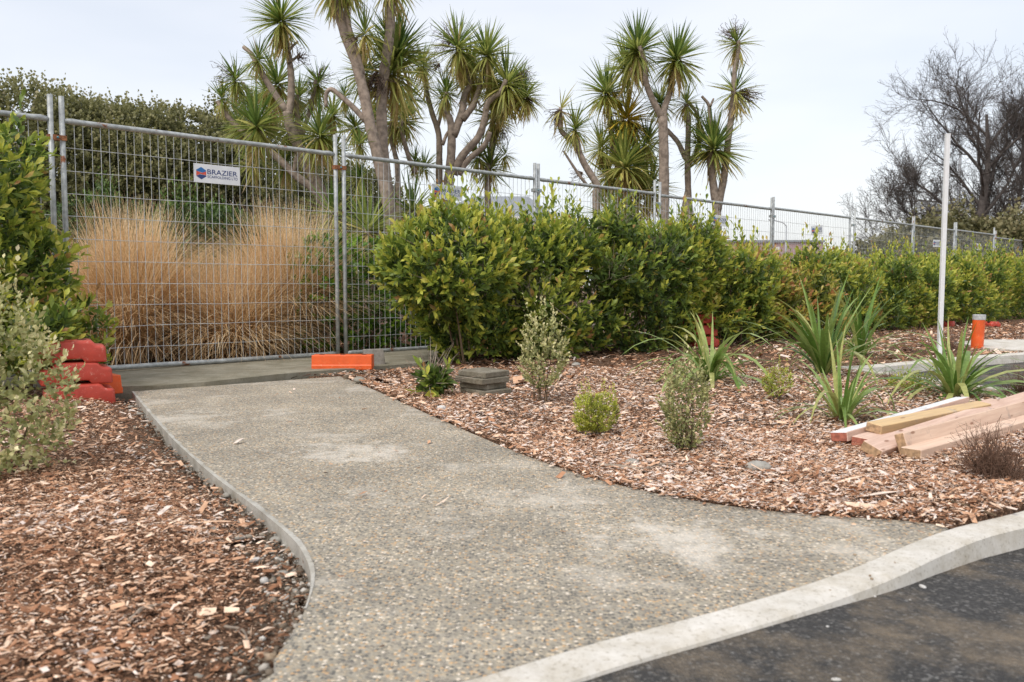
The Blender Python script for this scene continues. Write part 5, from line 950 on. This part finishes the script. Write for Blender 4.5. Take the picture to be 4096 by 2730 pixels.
for k, (u, v, w, kd) in enumerate([(1105, 2170, 62, 'stone'), (1120, 2250, 44, 'stone'), (1130, 2300, 40, 'stone'), (1090, 2215, 34, 'stone'), (880, 1968, 38, 'stone_warm'), (905, 1990, 42, 'stone'), (760, 1958, 34, 'stone'), (855, 2124, 40, 'stone'), (960, 2160, 44, 'stone'), (1180, 2370, 36, 'stone'), (660, 1708, 22, 'stone'), (625, 1700, 26, 'stone'), (560, 1662, 30, 'stone'), (1150, 2210, 30, 'stone_warm'), (1075, 2330, 30, 'stone'), (1165, 2185, 28, 'stone'), (700, 1780, 24, 'stone_warm'), (745, 1830, 26, 'stone'), (800, 1870, 24, 'stone'), (600, 1650, 26, 'stone'), (580, 1632, 30, 'stone'), (525, 1635, 28, 'stone')]):
    stone(u, v, w, kd, 'small rounded stone in the bare soil along the left edge of the path', gs)
stone(1058, 2335, 62, 'stone_white', 'largest white lump of rubble by the inside curve of the path')
stone(1020, 2250, 54, 'stone_white', 'broken white rubble just above the inside curve of the path')
stone(1070, 2640, 82, 'stone_warm', 'big brown stone against the path edge near the bottom of the picture')
stone(790, 2720, 60, 'stone', 'grey stone in the mulch at the bottom edge of the picture')
stone(470, 2020, 40, 'stone_white', 'lone white stone in the left mulch bed')
stone(1440, 1532, 60, 'stone', 'blue grey stone at the far right corner of the path')
stone(1447, 1474, 34, 'stone_warm', 'pale lump of mortar beside the orange foot', z=0.04)
stone(1765, 1645, 52, 'stone_white', 'lump of white rubble along the right edge of the path')
stone(2530, 1862, 70, 'stone', 'grey lump of concrete near the upright variegated shrub')
stone(3030, 1886, 100, 'stone', 'flat grey stone in the mulch right of the upright variegated shrub')
stone(2868, 1835, 32, 'stone', 'small grey stone just right of the upright variegated shrub')
stone(2925, 1990, 42, 'stone_white', 'white stone beside the path in the right mulch bed')
stone(2305, 1468, 46, 'stone', 'dark root lump at the foot of the hedge')
gsp = 'scraps lying on the path'
for u, v, w in ((2205, 2030, 16), (1640, 1940, 14), (3420, 2222, 20), (2660, 2310, 18), (1500, 2320, 16), (3010, 2330, 12), (1620, 2030, 10), (2050, 1960, 9)): stone(u, v, w, 'stone_warm', 'tiny dark pebble lying on the path', gsp, 0.0)
for u, v, w in ((3480, 2305, 16), (3487, 2318, 14), (3320, 2362, 9), (3580, 2252, 8)): stone(u, v, w, 'stone_warm', 'tiny dark pebble lying on the pale kerb', 'pebbles on the kerb', 0.004)
for u, v, w in ((3690, 2352, 40), (3310, 2511, 24), (3830, 2630, 26), (3850, 2655, 34), (3500, 2390, 20), (3640, 2405, 20), (4010, 2560, 18), (3770, 2700, 24), (3345, 2725, 46)):
    b = gp(u, v, -0.03); stone(u, v, w*0.8, 'stone_white', 'small pale chip of gravel lying on the asphalt', 'pale chips on the asphalt', float(road_z(b[0])))
def stick(u0, v0, u1, v1, wpx, mat, label, group=None, lift=0.012):
    A, B = gp(u0, v0, 0.0), gp(u1, v1, 0.0); A[2] = gz(A[0], A[1])+lift; B[2] = gz(B[0], B[1])+lift*1.5
    if A[2] < -0.15: A[2] = lift
    if B[2] < -0.15: B[2] = lift
    r = wpx/2*A[1]/FPX; m = (A+B)/2+np.array([RNG.normal()*0.01, RNG.normal()*0.01, 0.006]); b = MB(); b.tube(crom([A, A*0.7+m*0.3+RNG.normal(size=3)*0.003, m, B], 3), np.linspace(r, r*0.6, 10), 6); o = b.build('stick', M[mat]); return tag(o, label, 'stick', group)
gst = 'sticks lying in the mulch'
for i, (a, lb) in enumerate([((3800, 2040, 3985, 2078, 12, 'stem'), 'long dark stick reaching the pale kerb'), ((2395, 1872, 2560, 1892, 20, 'pale_stem'), 'thick pale stick along the path below the golden shrub'), ((2570, 1890, 2700, 1872, 18, 'pale_stem'), 'long pale bark strip right of the thick pale stick'),
    ((520, 2495, 660, 2430, 22, 'pale_stem'), 'forked looking pale stick in the lower left mulch'), ((430, 2125, 525, 2100, 12, 'dark_bark'), 'thin dark stick in the middle of the left mulch bed'), ((900, 2470, 990, 2520, 14, 'pale_stem'), 'pale stick near the inside curve of the path'), ((1040, 2620, 990, 2680, 12, 'dark_bark'), 'short dark stick beside the big brown stone'),
    ((2720, 1830, 2640, 1780, 7, 'stem'), 'thin twig leaning at the foot of the upright variegated shrub'), ((2990, 1690, 2890, 1702, 9, 'dark_bark'), 'thin dark twig in the pale mulch below the small golden shrub'), ((3055, 1490, 3110, 1480, 12, 'pale_stem'), 'pale stick beside the small golden shrub'), ((2100, 1600, 2010, 1618, 8, 'dark_bark'), 'dark twig by the thin stemmed variegated shrub'), ((3800, 1830, 3790, 1855, 14, 'pale_stem'), 'stubby stick right of the front plank')]):
    stick(*a, lb, gst)
# old hedge stems at the foot of the bronze shrub
for k, (pl, lb) in enumerate([([(2945, 1342), (2965, 1310), (2985, 1290), (2998, 1262)], 'pale bent old stem rising from the mulch under the bronze hedge shrub'), ([(3070, 1325), (3050, 1270), (3035, 1210)], 'brown leaning stem under the bronze hedge shrub')]):
    b = gp(*pl[0], 0.0); P = [dp(u, v, b[1]+0.03*i) for i, (u, v) in enumerate(pl)]; P[0] = b-UP*0.02; o = MB().tube(crom(P, 3), np.linspace(0.035, 0.018, 3*(len(pl)-1)+1), 8).build('old_stem', M['pale_stem'], None, True); tag(o, lb, 'stem')
